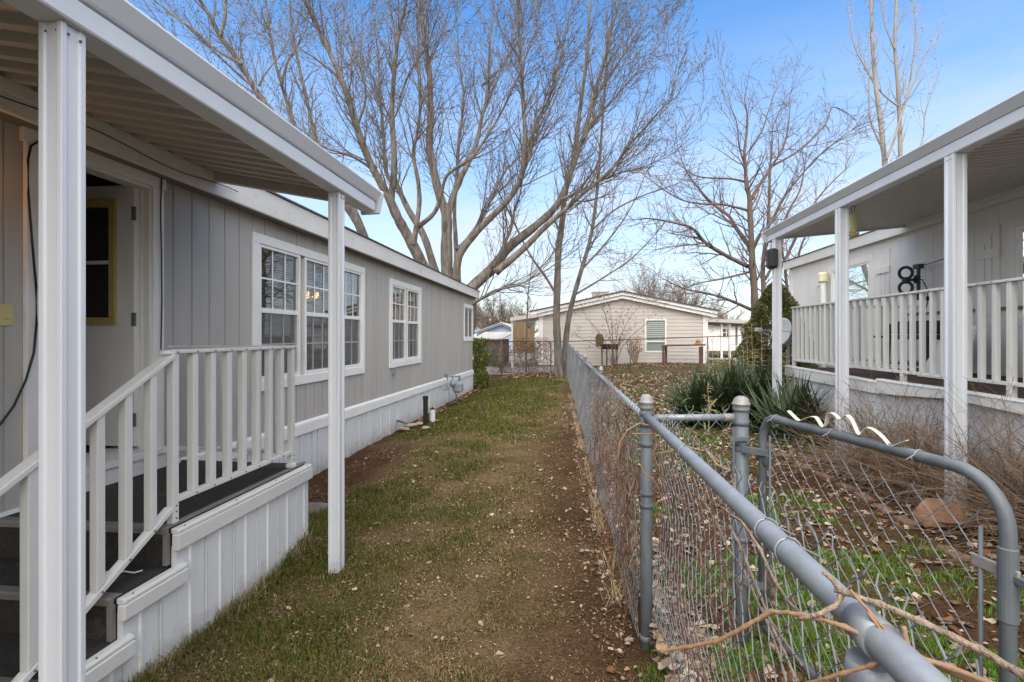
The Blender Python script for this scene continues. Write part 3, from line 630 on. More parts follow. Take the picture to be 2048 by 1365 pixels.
# ------------------------------------------------------------------ white house on the right with its deck
HX = 5.55
rh = thing('white_house', (HX, 6.0, 0.05), 'off white panelled house with batten shutters behind the right deck', 'house')
RW = (10.35, 11.75, 2.28, 3.00); RD = (5.9, 7.14, 1.82, 2.97)
mb = MB(); board_wall(mb, HX, 0.08, -1, -3.0, 13.85, 0.0, 3.34, [RW, RD], 0.4064, 0.008, 0.1, depth=.005); mb.build('wall', M_RWALL, rh)
mb = MB(); mb.box(HX + .08, 10.5, 13.77, 13.85, 0, 3.4); mb.box(HX + .08, 10.5, -3.0, -2.92, 0, 3.4); mb.box(10.42, 10.5, -2.9, 13.77, 0, 3.4); mb.build('end_wall', M_RWALL, rh)
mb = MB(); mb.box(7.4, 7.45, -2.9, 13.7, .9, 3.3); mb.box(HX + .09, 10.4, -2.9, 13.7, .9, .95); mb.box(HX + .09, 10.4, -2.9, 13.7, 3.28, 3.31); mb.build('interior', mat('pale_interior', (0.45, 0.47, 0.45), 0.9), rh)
MB().hexa([(HX - .12, -3.1, 3.30), (HX - .085, -3.1, 3.30), (HX - .085, 14.0, 3.30), (HX - .12, 14.0, 3.30), (HX - .14, -3.1, 3.49), (HX - .085, -3.1, 3.49), (HX - .085, 14.0, 3.49), (HX - .14, 14.0, 3.49)]).build('fascia', M_FASCIA, rh, bevel=.004)
MB().box(HX - .084, HX + .05, -3.1, 13.98, 3.318, 3.333).build('soffit', M_RWALL, rh)
MB().prism([(HX - .16, 3.494), (HX - .16, 3.512), (8.0, 3.95), (10.7, 3.512), (10.7, 3.494)], 'y', -3.15, 14.05).build('roof', M_SHINGLE, rh)
MB().box(HX - .02, HX + .02, 13.75, 13.90, .3, 3.3).build('corner_board', M_RWALL, rh, bevel=.003)
for hole, gm in ((RW, M_GLASSG), (RD, M_GLASS)):
    y0, y1, z0, z1 = hole; f = MB()
    f.box(HX - .022, HX - .001, y0 - .12, y1 + .12, z1, z1 + .10); f.box(HX - .022, HX - .001, y0 - .12, y1 + .12, z0 - .10, z0); f.box(HX - .020, HX - .001, y0 - .12, y0, z0, z1); f.box(HX - .020, HX - .001, y1, y1 + .12, z0, z1)
    w = f.build('window', M_RWALL, rh, bevel=.003)
    f = MB(); f.box(HX - .008, HX + .04, y0, y0 + .04, z0, z1); f.box(HX - .008, HX + .04, y1 - .04, y1, z0, z1); f.box(HX - .008, HX + .04, y0 + .04, y1 - .04, z0, z0 + .04); f.box(HX - .008, HX + .04, y0 + .04, y1 - .04, z1 - .04, z1)
    f.build('sash', M_WHITE, w, bevel=.002)
    q = MB(); q.quad((HX + .015, y0 + .04, z0 + .04), (HX + .015, y1 - .04, z0 + .04), (HX + .015, y1 - .04, z1 - .04), (HX + .015, y0 + .04, z1 - .04)); q.build('pane', gm, w)
    if gm is M_GLASSG:
        q = MB(); q.box(HX + .022, HX + .026, y0 + .04, y1 - .04, z0 + .04, z1 - .04); q.build('curtain', mat('pale_green_curtain', (0.66, 0.76, 0.70), 0.8, 0.06), w)
def shutter(y0, z0, z1, n=3):
    f = MB(); w = .105
    for k, dz in zip(range(n), (0.0, -.10, -.22) if n == 3 else (-.14, 0, -.14)):
        f.box(HX - .026, HX - .001, y0 + k * (w + .014), y0 + k * (w + .014) + w, z0, z1 + dz)
    f.box(HX - .046, HX - .027, y0 - .02, y0 + n * (w + .014) + .01, z1 - .42, z1 - .30)
    f.box(HX - .046, HX - .027, y0 - .02, y0 + n * (w + .014) + .01, z0 + .15, z0 + .27)
    f.build('shutter', M_RWALL, rh, bevel=.003)
shutter(9.72, 1.95, 3.14); shutter(7.38, 1.72, 3.05, 3); shutter(5.4, 1.72, 3.05, 3); shutter(12.0, 1.95, 3.14)
MB().box(HX - .03, HX - .001, 3.0, 9.3, 1.93, 1.975).build('wall_batten', mat('brown_batten', (0.20, 0.16, 0.13), 0.8), rh)

pr = thing('patio_cover', (3.3, 6.75, 0.05), 'long white metal patio cover on thick posts over the right deck', 'patio cover')
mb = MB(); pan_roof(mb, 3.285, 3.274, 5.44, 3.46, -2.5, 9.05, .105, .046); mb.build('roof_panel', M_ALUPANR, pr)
MB().prism([(3.36, 3.172), (3.255, 3.172), (3.248, 3.18), (3.248, 3.262), (3.262, 3.268), (3.262, 3.276), (3.28, 3.285), (3.36, 3.285)], 'y', -2.5, 9.04).build('beam', M_ALU, pr, bevel=.002)
MB().prism([(3.28, 3.272), (3.243, 3.272), (3.234, 3.28), (3.172, 3.335), (3.174, 3.346), (3.28, 3.346)], 'y', -2.5, 9.06).build('gutter', M_ALU, pr, bevel=.002)
MB().prism([(3.38, 3.165), (3.235, 3.168), (3.166, 3.34), (3.17, 3.352), (3.38, 3.352)], 'y', 9.062, 9.10).build('gutter_end_cap', M_ALU, pr, bevel=.003)
MB().hexa([(3.38, 9.03, 3.215), (5.44, 9.03, 3.375), (5.44, 9.10, 3.375), (3.38, 9.10, 3.215), (3.38, 9.03, 3.315), (5.44, 9.03, 3.47), (5.44, 9.10, 3.47), (3.38, 9.10, 3.315)]).build('end_channel', M_ALUPANR, pr, bevel=.003)
MB().box(5.38, 5.428, -2.5, 9.02, 3.36, 3.425).build('ledger', M_FASCIA, pr, bevel=.004)
for y in (1.2, 4.87, 6.76, 8.78):
    po = MB().prism(fluted(3.305, y, .112, .009), 'z', -0.25, 3.171).build('post', M_ALU, pr, bevel=.003)
    screws(po, [(3.252, y - .02, 3.13), (3.252, y + .02, 3.13), (3.252, y - .03, .22), (3.252, y + .03, .22), (3.252, y, .16)])

dk = thing('deck', (3.6, 6.0, 0.05), 'raised brown deck with white grooved skirting and a warped white trim board', 'deck')
mb = MB(); x = 3.585; k = 0
while x < 5.5: mb.box(x, x + .135, -2.5, 9.0, 1.045, 1.075 + .003 * math.sin(k * 5)); x += .142; k += 1
mb.build('floor', M_DECKW, dk)
mb = MB(); y = 1.0; k = 0
while y < 9.0:
    w = (.10, .055)[k % 2]; mb.box(3.57, 3.592 + .004 * (k % 2), y, min(9.0, y + w) - .005, -.2, 1.0); y += w; k += 1
mb.box(3.597, 3.62, 1.0, 9.0, -.2, 1.0); mb.box(3.6, 5.5, 8.975, 9.0, -.2, 1.04)
mb.build('skirting', M_VINYL, dk, bevel=.0015)
def trim_strip(pts, name):
    f = MB()
    for (ya, xa, ta, ba), (yb, xb, tb, bb) in zip(pts, pts[1:]):
        f.hexa([(xb - .012, yb, bb), (xb + .012, yb, bb), (xa + .012, ya, ba), (xa - .012, ya, ba), (xb - .012, yb, tb), (xb + .02, yb, tb), (xa + .02, ya, ta), (xa - .012, ya, ta)])
        f.hexa([(xb - .02, yb, tb + .002), (xb + .05, yb, tb + .002), (xa + .05, ya, ta + .002), (xa - .02, ya, ta + .002), (xb - .012, yb, tb + .022), (xb + .05, yb, tb + .022), (xa + .05, ya, ta + .022), (xa - .012, ya, ta + .022)])
    return f.build(name, M_RAIL, dk)
def spl(P, n=8):
    out = []
    for a, b in zip(P, P[1:]):
        for k in range(n): t = k / n; t = t * t * (3 - 2 * t) * .5 + t * .5; out.append(tuple(u + (v - u) * t for u, v in zip(a, b)))
    out.append(P[-1]); return out
trim_strip(spl([(9.06, 3.545, 1.085, .945), (8.0, 3.54, 1.075, .925), (7.0, 3.54, 1.06, .925), (6.22, 3.535, 1.045, .925)]), 'trim_board')
trim_strip(spl([(6.38, 3.505, 1.085, .945), (6.0, 3.50, 1.082, .955), (5.25, 3.51, 1.085, 1.01), (4.5, 3.52, 1.075, .985), (3.5, 3.53, 1.07, .95), (1.0, 3.535, 1.07, .94)]), 'trim_board')

dr = thing('deck_railing', (3.62, 6.0, 1.08), 'long cream metal railing along the edge of the raised right deck', 'railing')
DX = 3.63
MB().box(DX - .04, DX + .035, 1.2, 8.97, 2.05, 2.075).build('top_rail', M_RAIL, dr, bevel=.005)
MB().box(DX - .024, DX + .024, 1.2, 8.96, 1.185, 1.215).build('bottom_rail', M_RAIL, dr, bevel=.003)
y = 8.93; k = 0
while y > 1.3:
    if k % 9 == 0: MB().box(DX - .026, DX + .026, y - .024, y + .024, 1.076, 2.049).build('post', M_RAIL, dr, bevel=.003)
    else: MB().box(DX - .024, DX + .02, y - .021, y + .021, 1.216, 2.049).build('baluster', M_RAIL, dr, bevel=.003)
    screws(dr, [(DX - .026, y, 1.20), (DX - .042, y, 2.062)] + ([(DX - .027, y - .01, 1.10), (DX - .027, y + .01, 1.14)] if k % 9 == 0 else []))
    y -= .156; k += 1
for xx in np.arange(DX + .2, 5.5, .16): MB().box(xx - .02, xx + .02, 8.91, 8.95, 1.216, 2.049).build('baluster', M_RAIL, dr)
MB().box(DX + .036, 5.54, 8.895, 8.965, 2.05, 2.075).build('top_rail', M_RAIL, dr, bevel=.004); MB().box(DX + .03, 5.54, 8.91, 8.95, 1.185, 1.215).build('bottom_rail', M_RAIL, dr)

# ------------------------------------------------------------------ chain-link fences and the gate
def chain(mb, P0, P1, zb0, zb1, zt0, zt1, nrm, pitch=.052, wire=.0016, sides=3, wob=0.004, seed=1, top_knuckle=True, lean=0.0, barb=.012):
    """woven wire fabric between two ground points; zig-zag pickets interlocked with their neighbours"""
    rr = random.Random(seed); P0 = Vector((P0[0], P0[1], 0)); P1 = Vector((P1[0], P1[1], 0)); d = P1 - P0; L = d.length; d /= L; nv = Vector(nrm)
    a = pitch * .7071; npk = int(L / a)
    for i in range(npk):
        s0 = i * a; t = s0 / L; zb = zb0 + (zb1 - zb0) * t; zt = zt0 + (zt1 - zt0) * t
        m = max(2, int((zt - zb) / a)); h = (zt - zb) / m; pts = []
        for k in range(m + 1):
            right = (k + i) % 2 == 0
            s = s0 + (a + .0015 if right else -.0015)
            q = P0 + d * s + nv * ((.0022 if (k % 2) else -.0022) + wob * math.sin(s * 3.1 + k * .35)); q.z = zb + k * h; pts.append(q)
        if lean:
            for q in pts: q += nv * lean * (q.z / zt) ** 2
        if top_knuckle:
            e = pts[-1].copy(); sg = 1 if (m + i) % 2 == 0 else -1; e.z += barb * .5; e += d * .5 * barb * sg; pts.append(e)
            if barb > .015: f = e.copy(); f.z += barb * .6; f += d * barb * .15 * sg + nv * rr.uniform(-.01, .012); pts.append(f)
        mb.tube(pts, wire, sides, cap=False)
def dome(mb, x, y, z, r):     # acorn cap of a fence post
    mb.lathe([(r * 1.12, z), (r * 1.14, z + .012), (r * 1.16, z + .030), (r * 1.26, z + .032), (r * 1.26, z + .038), (r * 1.12, z + .042), (r * 1.02, z + .056), (r * .78, z + .068), (r * .42, z + .075), (r * .05, z + .077)], (x, y, 0), 20)
def band(mb, x, y, z, r, h=.022):
    mb.lathe([(r, z - h / 2), (r + .004, z - h / 2 + .002), (r + .004, z + h / 2 - .002), (r, z + h / 2)], (x, y, 0), 20)
fc = thing('chain_link_fence', (.37, 2.66, 0), 'grey chain link fence with round rail running down the middle of the yard', 'fence')
CP = (.373, 2.66); GP = (.868, 2.775); FE = (-.205, 20.4)
cp = MB().lathe([(.030, -.3), (.030, 1.235)], (*CP, 0), 20).build('post', M_GALVD, fc, smooth=False)
for p_ in cp.data.polygons: p_.use_smooth = len(p_.vertices) == 4
b = MB(); dome(b, *CP, 1.228, .030); b.build('post_cap', M_CAP, cp, smooth=True)
for z in (.07, .74, .80, 1.05, 1.15, 1.205):
    b = MB(); band(b, *CP, z, .0302, .020 if z > .5 else .03); b.build('band', M_GALVD, cp, smooth=True)
gp = MB().lathe([(.0365, -.3), (.0365, 1.22)], (*GP, 0), 22).build('gate_post', M_GALVD, fc)
for p_ in gp.data.polygons: p_.use_smooth = len(p_.vertices) == 4
b = MB(); dome(b, *GP, 1.212, .0365); b.build('post_cap', M_CAP, gp, smooth=True)
for z in (.55, 1.045, 1.15):
    b = MB(); band(b, *GP, z, .0367, .026); b.build('band', M_GALVD, gp, smooth=True)
def pipe(name, pts, r, m, parent, sides=14):
    o = MB().tube(pts, r, sides).build(name, m, parent)
    for p_ in o.data.polygons: p_.use_smooth = len(p_.vertices) == 4
    return o
nr = pipe('rail', [(CP[0] - .002, CP[1] - .03, 1.195), (.372, 1.6, 1.215), (.366, .68, 1.235), (.362, -.8, 1.25)], .0205, M_GALV, fc, 18)
np_ = pipe('post', [(.366, .68, -.3), (.366, .68, 1.185)], .0245, M_GALVD, fc, 18)
b = MB(); b.lathe([(.0285, 1.13), (.0285, 1.185), (.0255, 1.20)], (.366, .68, 0), 28); b.tube([(.3657, .655, 1.235), (.3663, .705, 1.2345)], .0235, 28); b = b.build('post_cap', M_GALV, np_)
for p_ in b.data.polygons: p_.use_smooth = len(p_.vertices) == 4
fr = pipe('rail', [(CP[0] - .01, CP[1] + .03, 1.185), (.19, 7.6, 1.215), (0.0, 14.0, 1.25), (FE[0], FE[1], 1.29)], .0185, M_GALV, fc, 10)
sr = pipe('rail', [(CP[0] + .03, CP[1] + .008, 1.182), (GP[0] - .05, GP[1] - .01, 1.178)], .0175, M_GALV, fc, 14)
pipe('rail_end', [(GP[0] - .095, GP[1] - .022, 1.178), (GP[0] - .042, GP[1] - .01, 1.178)], .0205, M_CAP, sr, 14)
for yy in (5.6, 8.6, 11.6, 14.6, 17.6, 20.35):
    t = (yy - CP[1]) / (FE[1] - CP[1]); x = CP[0] + (FE[0] - CP[0]) * t + .03; zt = 1.19 + .1 * t
    q = pipe('post', [(x, yy, -.2), (x, yy, zt)], .022, M_GALVD, fc, 8)
    b = MB(); dome(b, x, yy, zt - .01, .022); b.build('post_cap', M_CAP, q, smooth=True)
mb = MB(); chain(mb, (CP[0] - .032, CP[1] + .01), (FE[0] - .03, FE[1]), .03, .06, 1.235, 1.33, (-1, 0, 0), seed=2, wob=.012); mb.build('mesh', M_WIRE, fc)
mb = MB(); chain(mb, (.425, .12), (CP[0] + .035, CP[1] - .02), .02, .02, 1.19, 1.19, (1, 0, 0), seed=3, wob=.018, wire=.0016, sides=6, lean=.045, barb=.03); mb.build('mesh', M_WIRE, fc)
mb = MB(); chain(mb, (CP[0] + .03, CP[1] - .028), (GP[0] - .03, GP[1] - .055), .02, .02, 1.215, 1.215, (0, -1, 0), seed=4, sides=6, pitch=.066, barb=.03); mb.build('mesh', M_WIRE, fc)
def tie(parent, c, axis, r, m=M_GALV):   # wire loop round a pipe
    axis = Vector(axis).normalized(); a = axis.cross(Vector((0, 0, 1))).normalized(); bb = axis.cross(a)
    pts = [Vector(c) + (a * math.cos(t) + bb * math.sin(t)) * (r + .0025) + axis * .002 * t for t in np.linspace(0.2, 6.0, 16)]
    pts.append(pts[-1] + a * .03 - Vector((0, 0, .015)))
    return MB().tube(pts, .0022, 5).build('tie_wire', m, parent, smooth=True)
for yy, xx, zz in ((1.75, .3725, 1.212), (1.02, .3685, 1.228), (.92, .368, 1.230)): tie(fc, (xx, yy, zz), (0, 1, 0), .0205)
for yy in np.arange(3.1, 9, .62): tie(fc, (CP[0] - .01 - .0325 * (yy - 2.66), yy, 1.186 + .0055 * (yy - 2.7)), (0, 1, 0), .0185)
MB().box(GP[0] - .062, GP[0] - .052, GP[1] - .065, GP[1] - .052, .03, 1.13).build('tension_bar', M_GALVD, fc)
MB().bar((GP[0] - .075, GP[1] - .058, 1.075), (GP[0] + .02, GP[1] - .045, 1.075), .016, .022).build('tension_band', M_GALVD, fc, bevel=.002)

G0 = Vector((.948, 2.70, 0)); GD = Vector((.229, -.973, 0)).normalized(); GN = Vector((GD.y, -GD.x, 0)); GL = 1.145
gate = thing('gate', (G0.x, G0.y, 0), 'grey pipe framed chain link gate standing open on the right of the fence', 'gate')
def gp_(s, z): q = G0 + GD * s; return Vector((q.x, q.y, z))
ztop = 1.198; rc = .125
fpts = [gp_(0, .12)] + [gp_(0, ztop - rc)] + [gp_(rc * .8 * (1 - math.cos(t)), ztop - rc + rc * math.sin(t)) for t in np.linspace(.25, 1.57, 6)]
rb = .15
fpts += [gp_(GL - rb + rb * math.sin(t), ztop - rb + rb * math.cos(t)) for t in np.linspace(0, 1.57, 8)] + [gp_(GL, .12)]
fo = MB().tube(fpts, .0195, 16); fo.tube([gp_(.0, .14), gp_(GL, .14)], .0195, 12); fo = fo.build('frame', M_GALVD, gate)
for p_ in fo.data.polygons: p_.use_smooth = len(p_.vertices) == 4
b = MB(); b.lathe([(.0195, .80), (.0235, .803), (.0235, 1.005), (.0195, 1.008)], (gp_(GL, 0).x, gp_(GL, 0).y, 0), 18); b.build('corner_sleeve', M_GALVD, gate)
mb = MB(); chain(mb, gp_(.055, 0), gp_(GL - .09, 0), .17, .17, 1.115, 1.06, GN, seed=6, pitch=.064, wire=.0019, sides=6, barb=.03, wob=.006); mb.build('mesh', M_WIRE, gate)
for s_, z1 in ((.06, 1.11), (GL - .075, 1.04)): pipe('tension_bar', [gp_(s_, .15), gp_(s_, z1)], .006, M_GALVD, gate, 6)
for z in (.935, .45): MB().bar(gp_(GL - .10, z), gp_(GL + .03, z), .012, .035).build('tension_band', M_CAP, gate, bevel=.003)
for s_ in (.10, .47, .86): tie(gate, gp_(s_, ztop), GD, .0195, M_CAP)
hg = MB(); hg.bar((GP[0] - .012, GP[1] - .042, 1.022), gp_(.03, 1.022) + Vector((0, -.02, 0)), .012, .035); band(hg, *GP, 1.025, .0367, .036)
hg.bar(gp_(-.03, 1.0), gp_(.05, .985), .03, .05); hg.tube([gp_(-.01, 1.04), gp_(-.01, .95)], .009, 8); hg.build('hinge', M_GALVD, gate, bevel=.002)
hg = MB(); band(hg, *GP, .35, .0367, .036); hg.bar((GP[0], GP[1] - .042, .35), gp_(.03, .35), .012, .035); hg.build('hinge', M_GALVD, gate)
lt = MB(); lt.bar(gp_(GL, .93), gp_(GL + .10, .925), .02, .02); lt.build('latch', M_GALVD, gate, bevel=.002)
def at_gate(px, py, off=0.0):
    r = sight(px, py); p0 = Vector((G0.x, G0.y, 1.6)); t = (p0 - EYE).dot(GN) / r.dot(GN); return EYE + r * t + GN * off
# bent metal strip resting on the gate's top rail
sp = [at_gate(px, py) for px, py in ((1577, 822), (1587, 832), (1598, 843), (1606, 840), (1616, 834), (1632, 833), (1638, 843), (1646, 856), (1652, 852), (1655, 833), (1660, 825), (1670, 828), (1680, 840), (1686, 836), (1694, 829), (1704, 838), (1715, 866), (1722, 872), (1729, 858), (1737, 854), (1752, 862), (1768, 876), (1778, 890), (1788, 893), (1798, 886), (1815, 881))]
sm = []
for a, b in zip(sp, sp[1:]): sm += [a.lerp(b, k / 3) for k in range(3)]
sm.append(sp[-1])
for _ in range(2): sm = [sm[0]] + [(sm[i - 1] + sm[i] * 2 + sm[i + 1]) / 4 for i in range(1, len(sm) - 1)] + [sm[-1]]
mb = MB(); wv = Vector((GN.x, GN.y, 0)) * .013 + GD * .007
for a, b in zip(sm, sm[1:]):
    n_ = (b - a).cross(wv).normalized() * .0012
    mb.hexa([a - wv - n_, b - wv - n_, b + wv - n_, a + wv - n_, a - wv + n_, b - wv + n_, b + wv + n_, a + wv + n_])
mb.build('metal_strip', M_STRIP, label='wavy bent strip of cream metal caught on the top of the gate', cat='metal strip')

# fence across the far end of the yard
rf = thing('chain_link_fence', (1.5, 21.5, 0), 'far rusty brown chain link fence across the end of the yard', 'fence')
def rfz(x): return 1.36 + .035 * max(0, x + .3) + gz(x, 21.5) * .0
fp = [(-3.6, 21.7), (-.2, 21.5), (5.6, 21.2), (12, 21.2)]
def rfy(x): return float(np.interp(x, [p[0] for p in fp], [p[1] for p in fp]))
pipe('rail', [(x, y, rfz(x)) for x, y in fp], .022, M_RUST, rf, 6)
for x in (-3.0, -.9, 2.35, 5.35, 8.2, 11): pipe('post', [(x, rfy(x) - .03, -.2), (x, rfy(x) - .03, rfz(x) + .02)], .028, M_GALVD, rf, 6)
for (xa, ya), (xb, yb) in zip(fp[:3], fp[1:]):
    mb = MB(); chain(mb, (xa, ya - .03), (xb, yb - .03), gz(xa, ya) + .05, gz(xb, yb) + .05, rfz(xa), rfz(xb), (0, -1, 0), pitch=.085, wire=.0028, seed=int(xa * 3 + 20), top_knuckle=False); mb.build('mesh', M_WIRE, rf)

# ------------------------------------------------------------------ dry vines on the near fence
def smooth_path(P, n=5):
    out = []; P = [Vector(p) for p in P]; Q = [P[0]] + P + [P[-1]]
    for i in range(1, len(Q) - 2):
        a, b, c, d = Q[i - 1], Q[i], Q[i + 1], Q[i + 2]
        for k in range(n):
            t = k / n; out.append(.5 * ((2 * b) + (c - a) * t + (2 * a - 5 * b + 4 * c - d) * t * t + (3 * b - a - 3 * c + d) * t ** 3))
    out.append(P[-1]); return out
def cane(mb, P, r0, r1, seed=0, knots=True, sides=8):
    rr = random.Random(seed); P = [Vector(p) for p in P]; S = []
    for a, b in zip(P, P[1:]):
        for k in range(6):
            t = k / 6; S.append(a.lerp(b, t) + (Vector((0, 0, 1)) * math.sin(math.pi * t) * (b - a).length * rr.uniform(-.012, .02)))
    S.append(P[-1]); n = len(S); rad = []
    for i in range(n):
        t = i / (n - 1); r = r0 + (r1 - r0) * t
        if knots and i % 6 == 0: r *= 1.32
        rad.append(r * rr.uniform(.94, 1.06)); S[i] = S[i] + Vector((rr.uniform(-1, 1), rr.uniform(-1, 1), rr.uniform(-1, 1))) * r0 * .05
    mb.tube(S, rad, sides)
def dpt(px, py, D):
    r = sight(px, py); f = -r.x * _s + r.y * _c; return EYE + r * (D / f)
mb = MB()
cane(mb, [dpt(2120, 1400, .47), dpt(2048, 1352, .50), dpt(1960, 1300, .54), dpt(1840, 1243, .585), dpt(1760, 1208, .62), dpt(1690, 1186, .65), dpt(1672, 1180, .66)], .0046, .0032, 1)
cane(mb, [dpt(1682, 1184, .655), dpt(1664, 1160, .66), dpt(1645, 1145, .665)], .0036, .0022, 2, False)
cane(mb, [dpt(1684, 1188, .655), dpt(1672, 1212, .65), dpt(1640, 1228, .645), dpt(1600, 1238, .66)], .0038, .0026, 3, False)
mb.build('dry_vine', M_VINE, smooth=True, label='thick pale woody vine lying over the near fence rail in the right foreground', cat='vine', group='dry vines on the fence')
mb = MB()
cane(mb, [dpt(1318, 1305, .82), dpt(1380, 1294, .78), dpt(1432, 1284, .75), dpt(1490, 1254, .72), dpt(1543, 1223, .70), dpt(1610, 1231, .66), dpt(1690, 1254, .63), dpt(1765, 1292, .605), dpt(1800, 1306, .59), dpt(1890, 1338, .57), dpt(2060, 1420, .53)], .0025, .0036, 5)
cane(mb, [dpt(1826, 1330, .585), dpt(1815, 1290, .585), dpt(1807, 1252, .59)], .0036, .0028, 6, False)
cane(mb, [dpt(1800, 1308, .59), dpt(1770, 1270, .60), dpt(1735, 1225, .62)], .0026, .0020, 7, False)
cane(mb, [dpt(1800, 1306, .585), dpt(1742, 1332, .60), dpt(1690, 1346, .62), dpt(1610, 1368, .66)], .0030, .0020, 8)
cane(mb, [dpt(1700, 1180, .64), dpt(1740, 1225, .62), dpt(1772, 1262, .60), dpt(1800, 1304, .588)], .0016, .0022, 9)
cane(mb, [dpt(1800, 1306, .585), dpt(1900, 1335, .56), dpt(1975, 1365, .545), dpt(2060, 1392, .53)], .0034, .0030, 10)
mb.build('dry_vine', M_VINEO, smooth=True, label='orange brown bare cane arching across the bottom right over the fence rail', cat='vine', group='dry vines on the fence')
def crop6(P): return [(1100 + x / 2.22, 750 + y / 2.22) for x, y in P]
mb = MB()
for i, (P, X, r0) in enumerate([
    ([(690, 330), (740, 400), (800, 430), (760, 480), (758, 590), (850, 650), (930, 770), (1000, 920), (1060, 1010), (1115, 1062)], .455, .0042),
    ([(800, 640), (790, 660), (850, 770), (900, 900), (935, 980), (990, 1130), (1040, 1230), (1090, 1350)], .45, .0040),
    ([(690, 490), (688, 570), (740, 660), (790, 770), (860, 870), (905, 970), (960, 1090), (1010, 1220), (1050, 1360)], .46, .0034),
    ([(820, 440), (822, 520), (800, 600), (795, 660)], .45, .0028), ([(1120, 1290), (1090, 1250), (1040, 1180), (960, 1060), (920, 1015)], .44, .0026)]):
    cane(mb, [at_x(px, py, X) for px, py in crop6(P)], r0, r0 * .75, 10 + i, True)
mb.build('dry_vine', M_VINE, smooth=True, label='pale knotted vine stems sloping down the near chain link between the corner post and gate', cat='vine', group='dry vines on the fence')
mb = MB()
for i, (P, D0, r0) in enumerate([
    ([(300, 380), (310, 300), (345, 245), (400, 215), (440, 225), (470, 250), (540, 280), (578, 305)], 2.38, .0035),
    ([(365, 262), (450, 262), (520, 268), (575, 300)], 2.36, .003), ([(455, 235), (470, 300), (458, 350), (475, 400), (500, 420), (480, 480)], 2.4, .0042),
    ([(480, 350), (560, 335), (620, 325), (700, 340), (740, 380), (800, 430)], 2.2, .0048), ([(500, 345), (545, 338), (590, 328)], 2.25, .0035),
    ([(400, 400), (420, 440), (455, 460), (480, 500), (520, 590), (535, 640)], 2.42, .003)]):
    cane(mb, [dpt(px, py, D0) for px, py in crop6(P)], r0, r0 * .8, 30 + i)
mb.build('dry_vine', M_VINEO, smooth=True, label='orange twigs looped around the domed corner post of the chain link fence', cat='vine', group='dry vines on the fence')
rr = random.Random(5); mb = MB(); mp = MB()
for i in range(190):      # tangle of thin tendrils hanging on the first panels of the long fence
    y = 2.72 + 2.2 * rr.random() ** 1.7; x = CP[0] - .035 - .0325 * (y - 2.66); z = rr.uniform(.55, 1.2) if rr.random() < .7 else rr.uniform(.2, .9)
    p = Vector((x - rr.uniform(.0, .05), y, z)); d = Vector((rr.uniform(-.6, .2), rr.uniform(-1, 1), rr.uniform(-1, .5))).normalized(); pts = [p.copy()]
    for k in range(rr.randint(5, 10)):
        d = (d + Vector((rr.uniform(-.5, .5), rr.uniform(-.6, .6), rr.uniform(-.75, .42)))).normalized(); p = p + d * .05
        p.x = min(p.x, CP[0] - .02 - .0325 * (p.y - 2.66)); p.x = max(p.x, x - .16); pts.append(p.copy())
    mb.tube(pts, [.0018 - .0009 * k / len(pts) for k in range(len(pts))], 4)
vt = thing('vine_tangle', (.3, 3.4, .6), 'red brown tangle of thin dry tendrils clinging to the fence behind the corner post', 'vine')
mb.build('tendrils', M_VINER, vt)
mb = MB()
for i in range(46):
    y = 2.75 + 2.6 * rr.random() ** 1.5; x = CP[0] - .04 - .0325 * (y - 2.66); z = rr.uniform(.75, 1.22); pts = []
    for k in range(9): pts.append(Vector((x - rr.uniform(0, .05), y, z))); y += rr.uniform(-.09, .09); z -= rr.uniform(.03, .13); z = max(z, .02)
    mb.tube(smooth_path(pts, 3), .0026, 5)
mb.build('hanging_stems', M_DRY, vt)
mb = MB(); rr = random.Random(15)
for i in range(150):
    y = rr.uniform(.8, 2.6); p = Vector((.44 + rr.uniform(-.01, .05), y, rr.uniform(.05, .9))); d = Vector((rr.uniform(-.2, .2), rr.uniform(-1, 1), rr.uniform(-.6, 1))).normalized(); pts = [p.copy()]
    for k in range(rr.randint(4, 9)):
        d = (d + Vector((rr.uniform(-.25, .25), rr.uniform(-.5, .5), rr.uniform(-.5, .5)))).normalized(); p = p + d * .06; p.x = min(max(p.x, .41), .53); p.z = max(p.z, .02); pts.append(p.copy())
    mb.tube(pts, .0016, 4)
mb.build('vine_tangle', M_VINER, label='sparse red brown tendrils threaded through the nearest stretch of chain link', cat='vine')

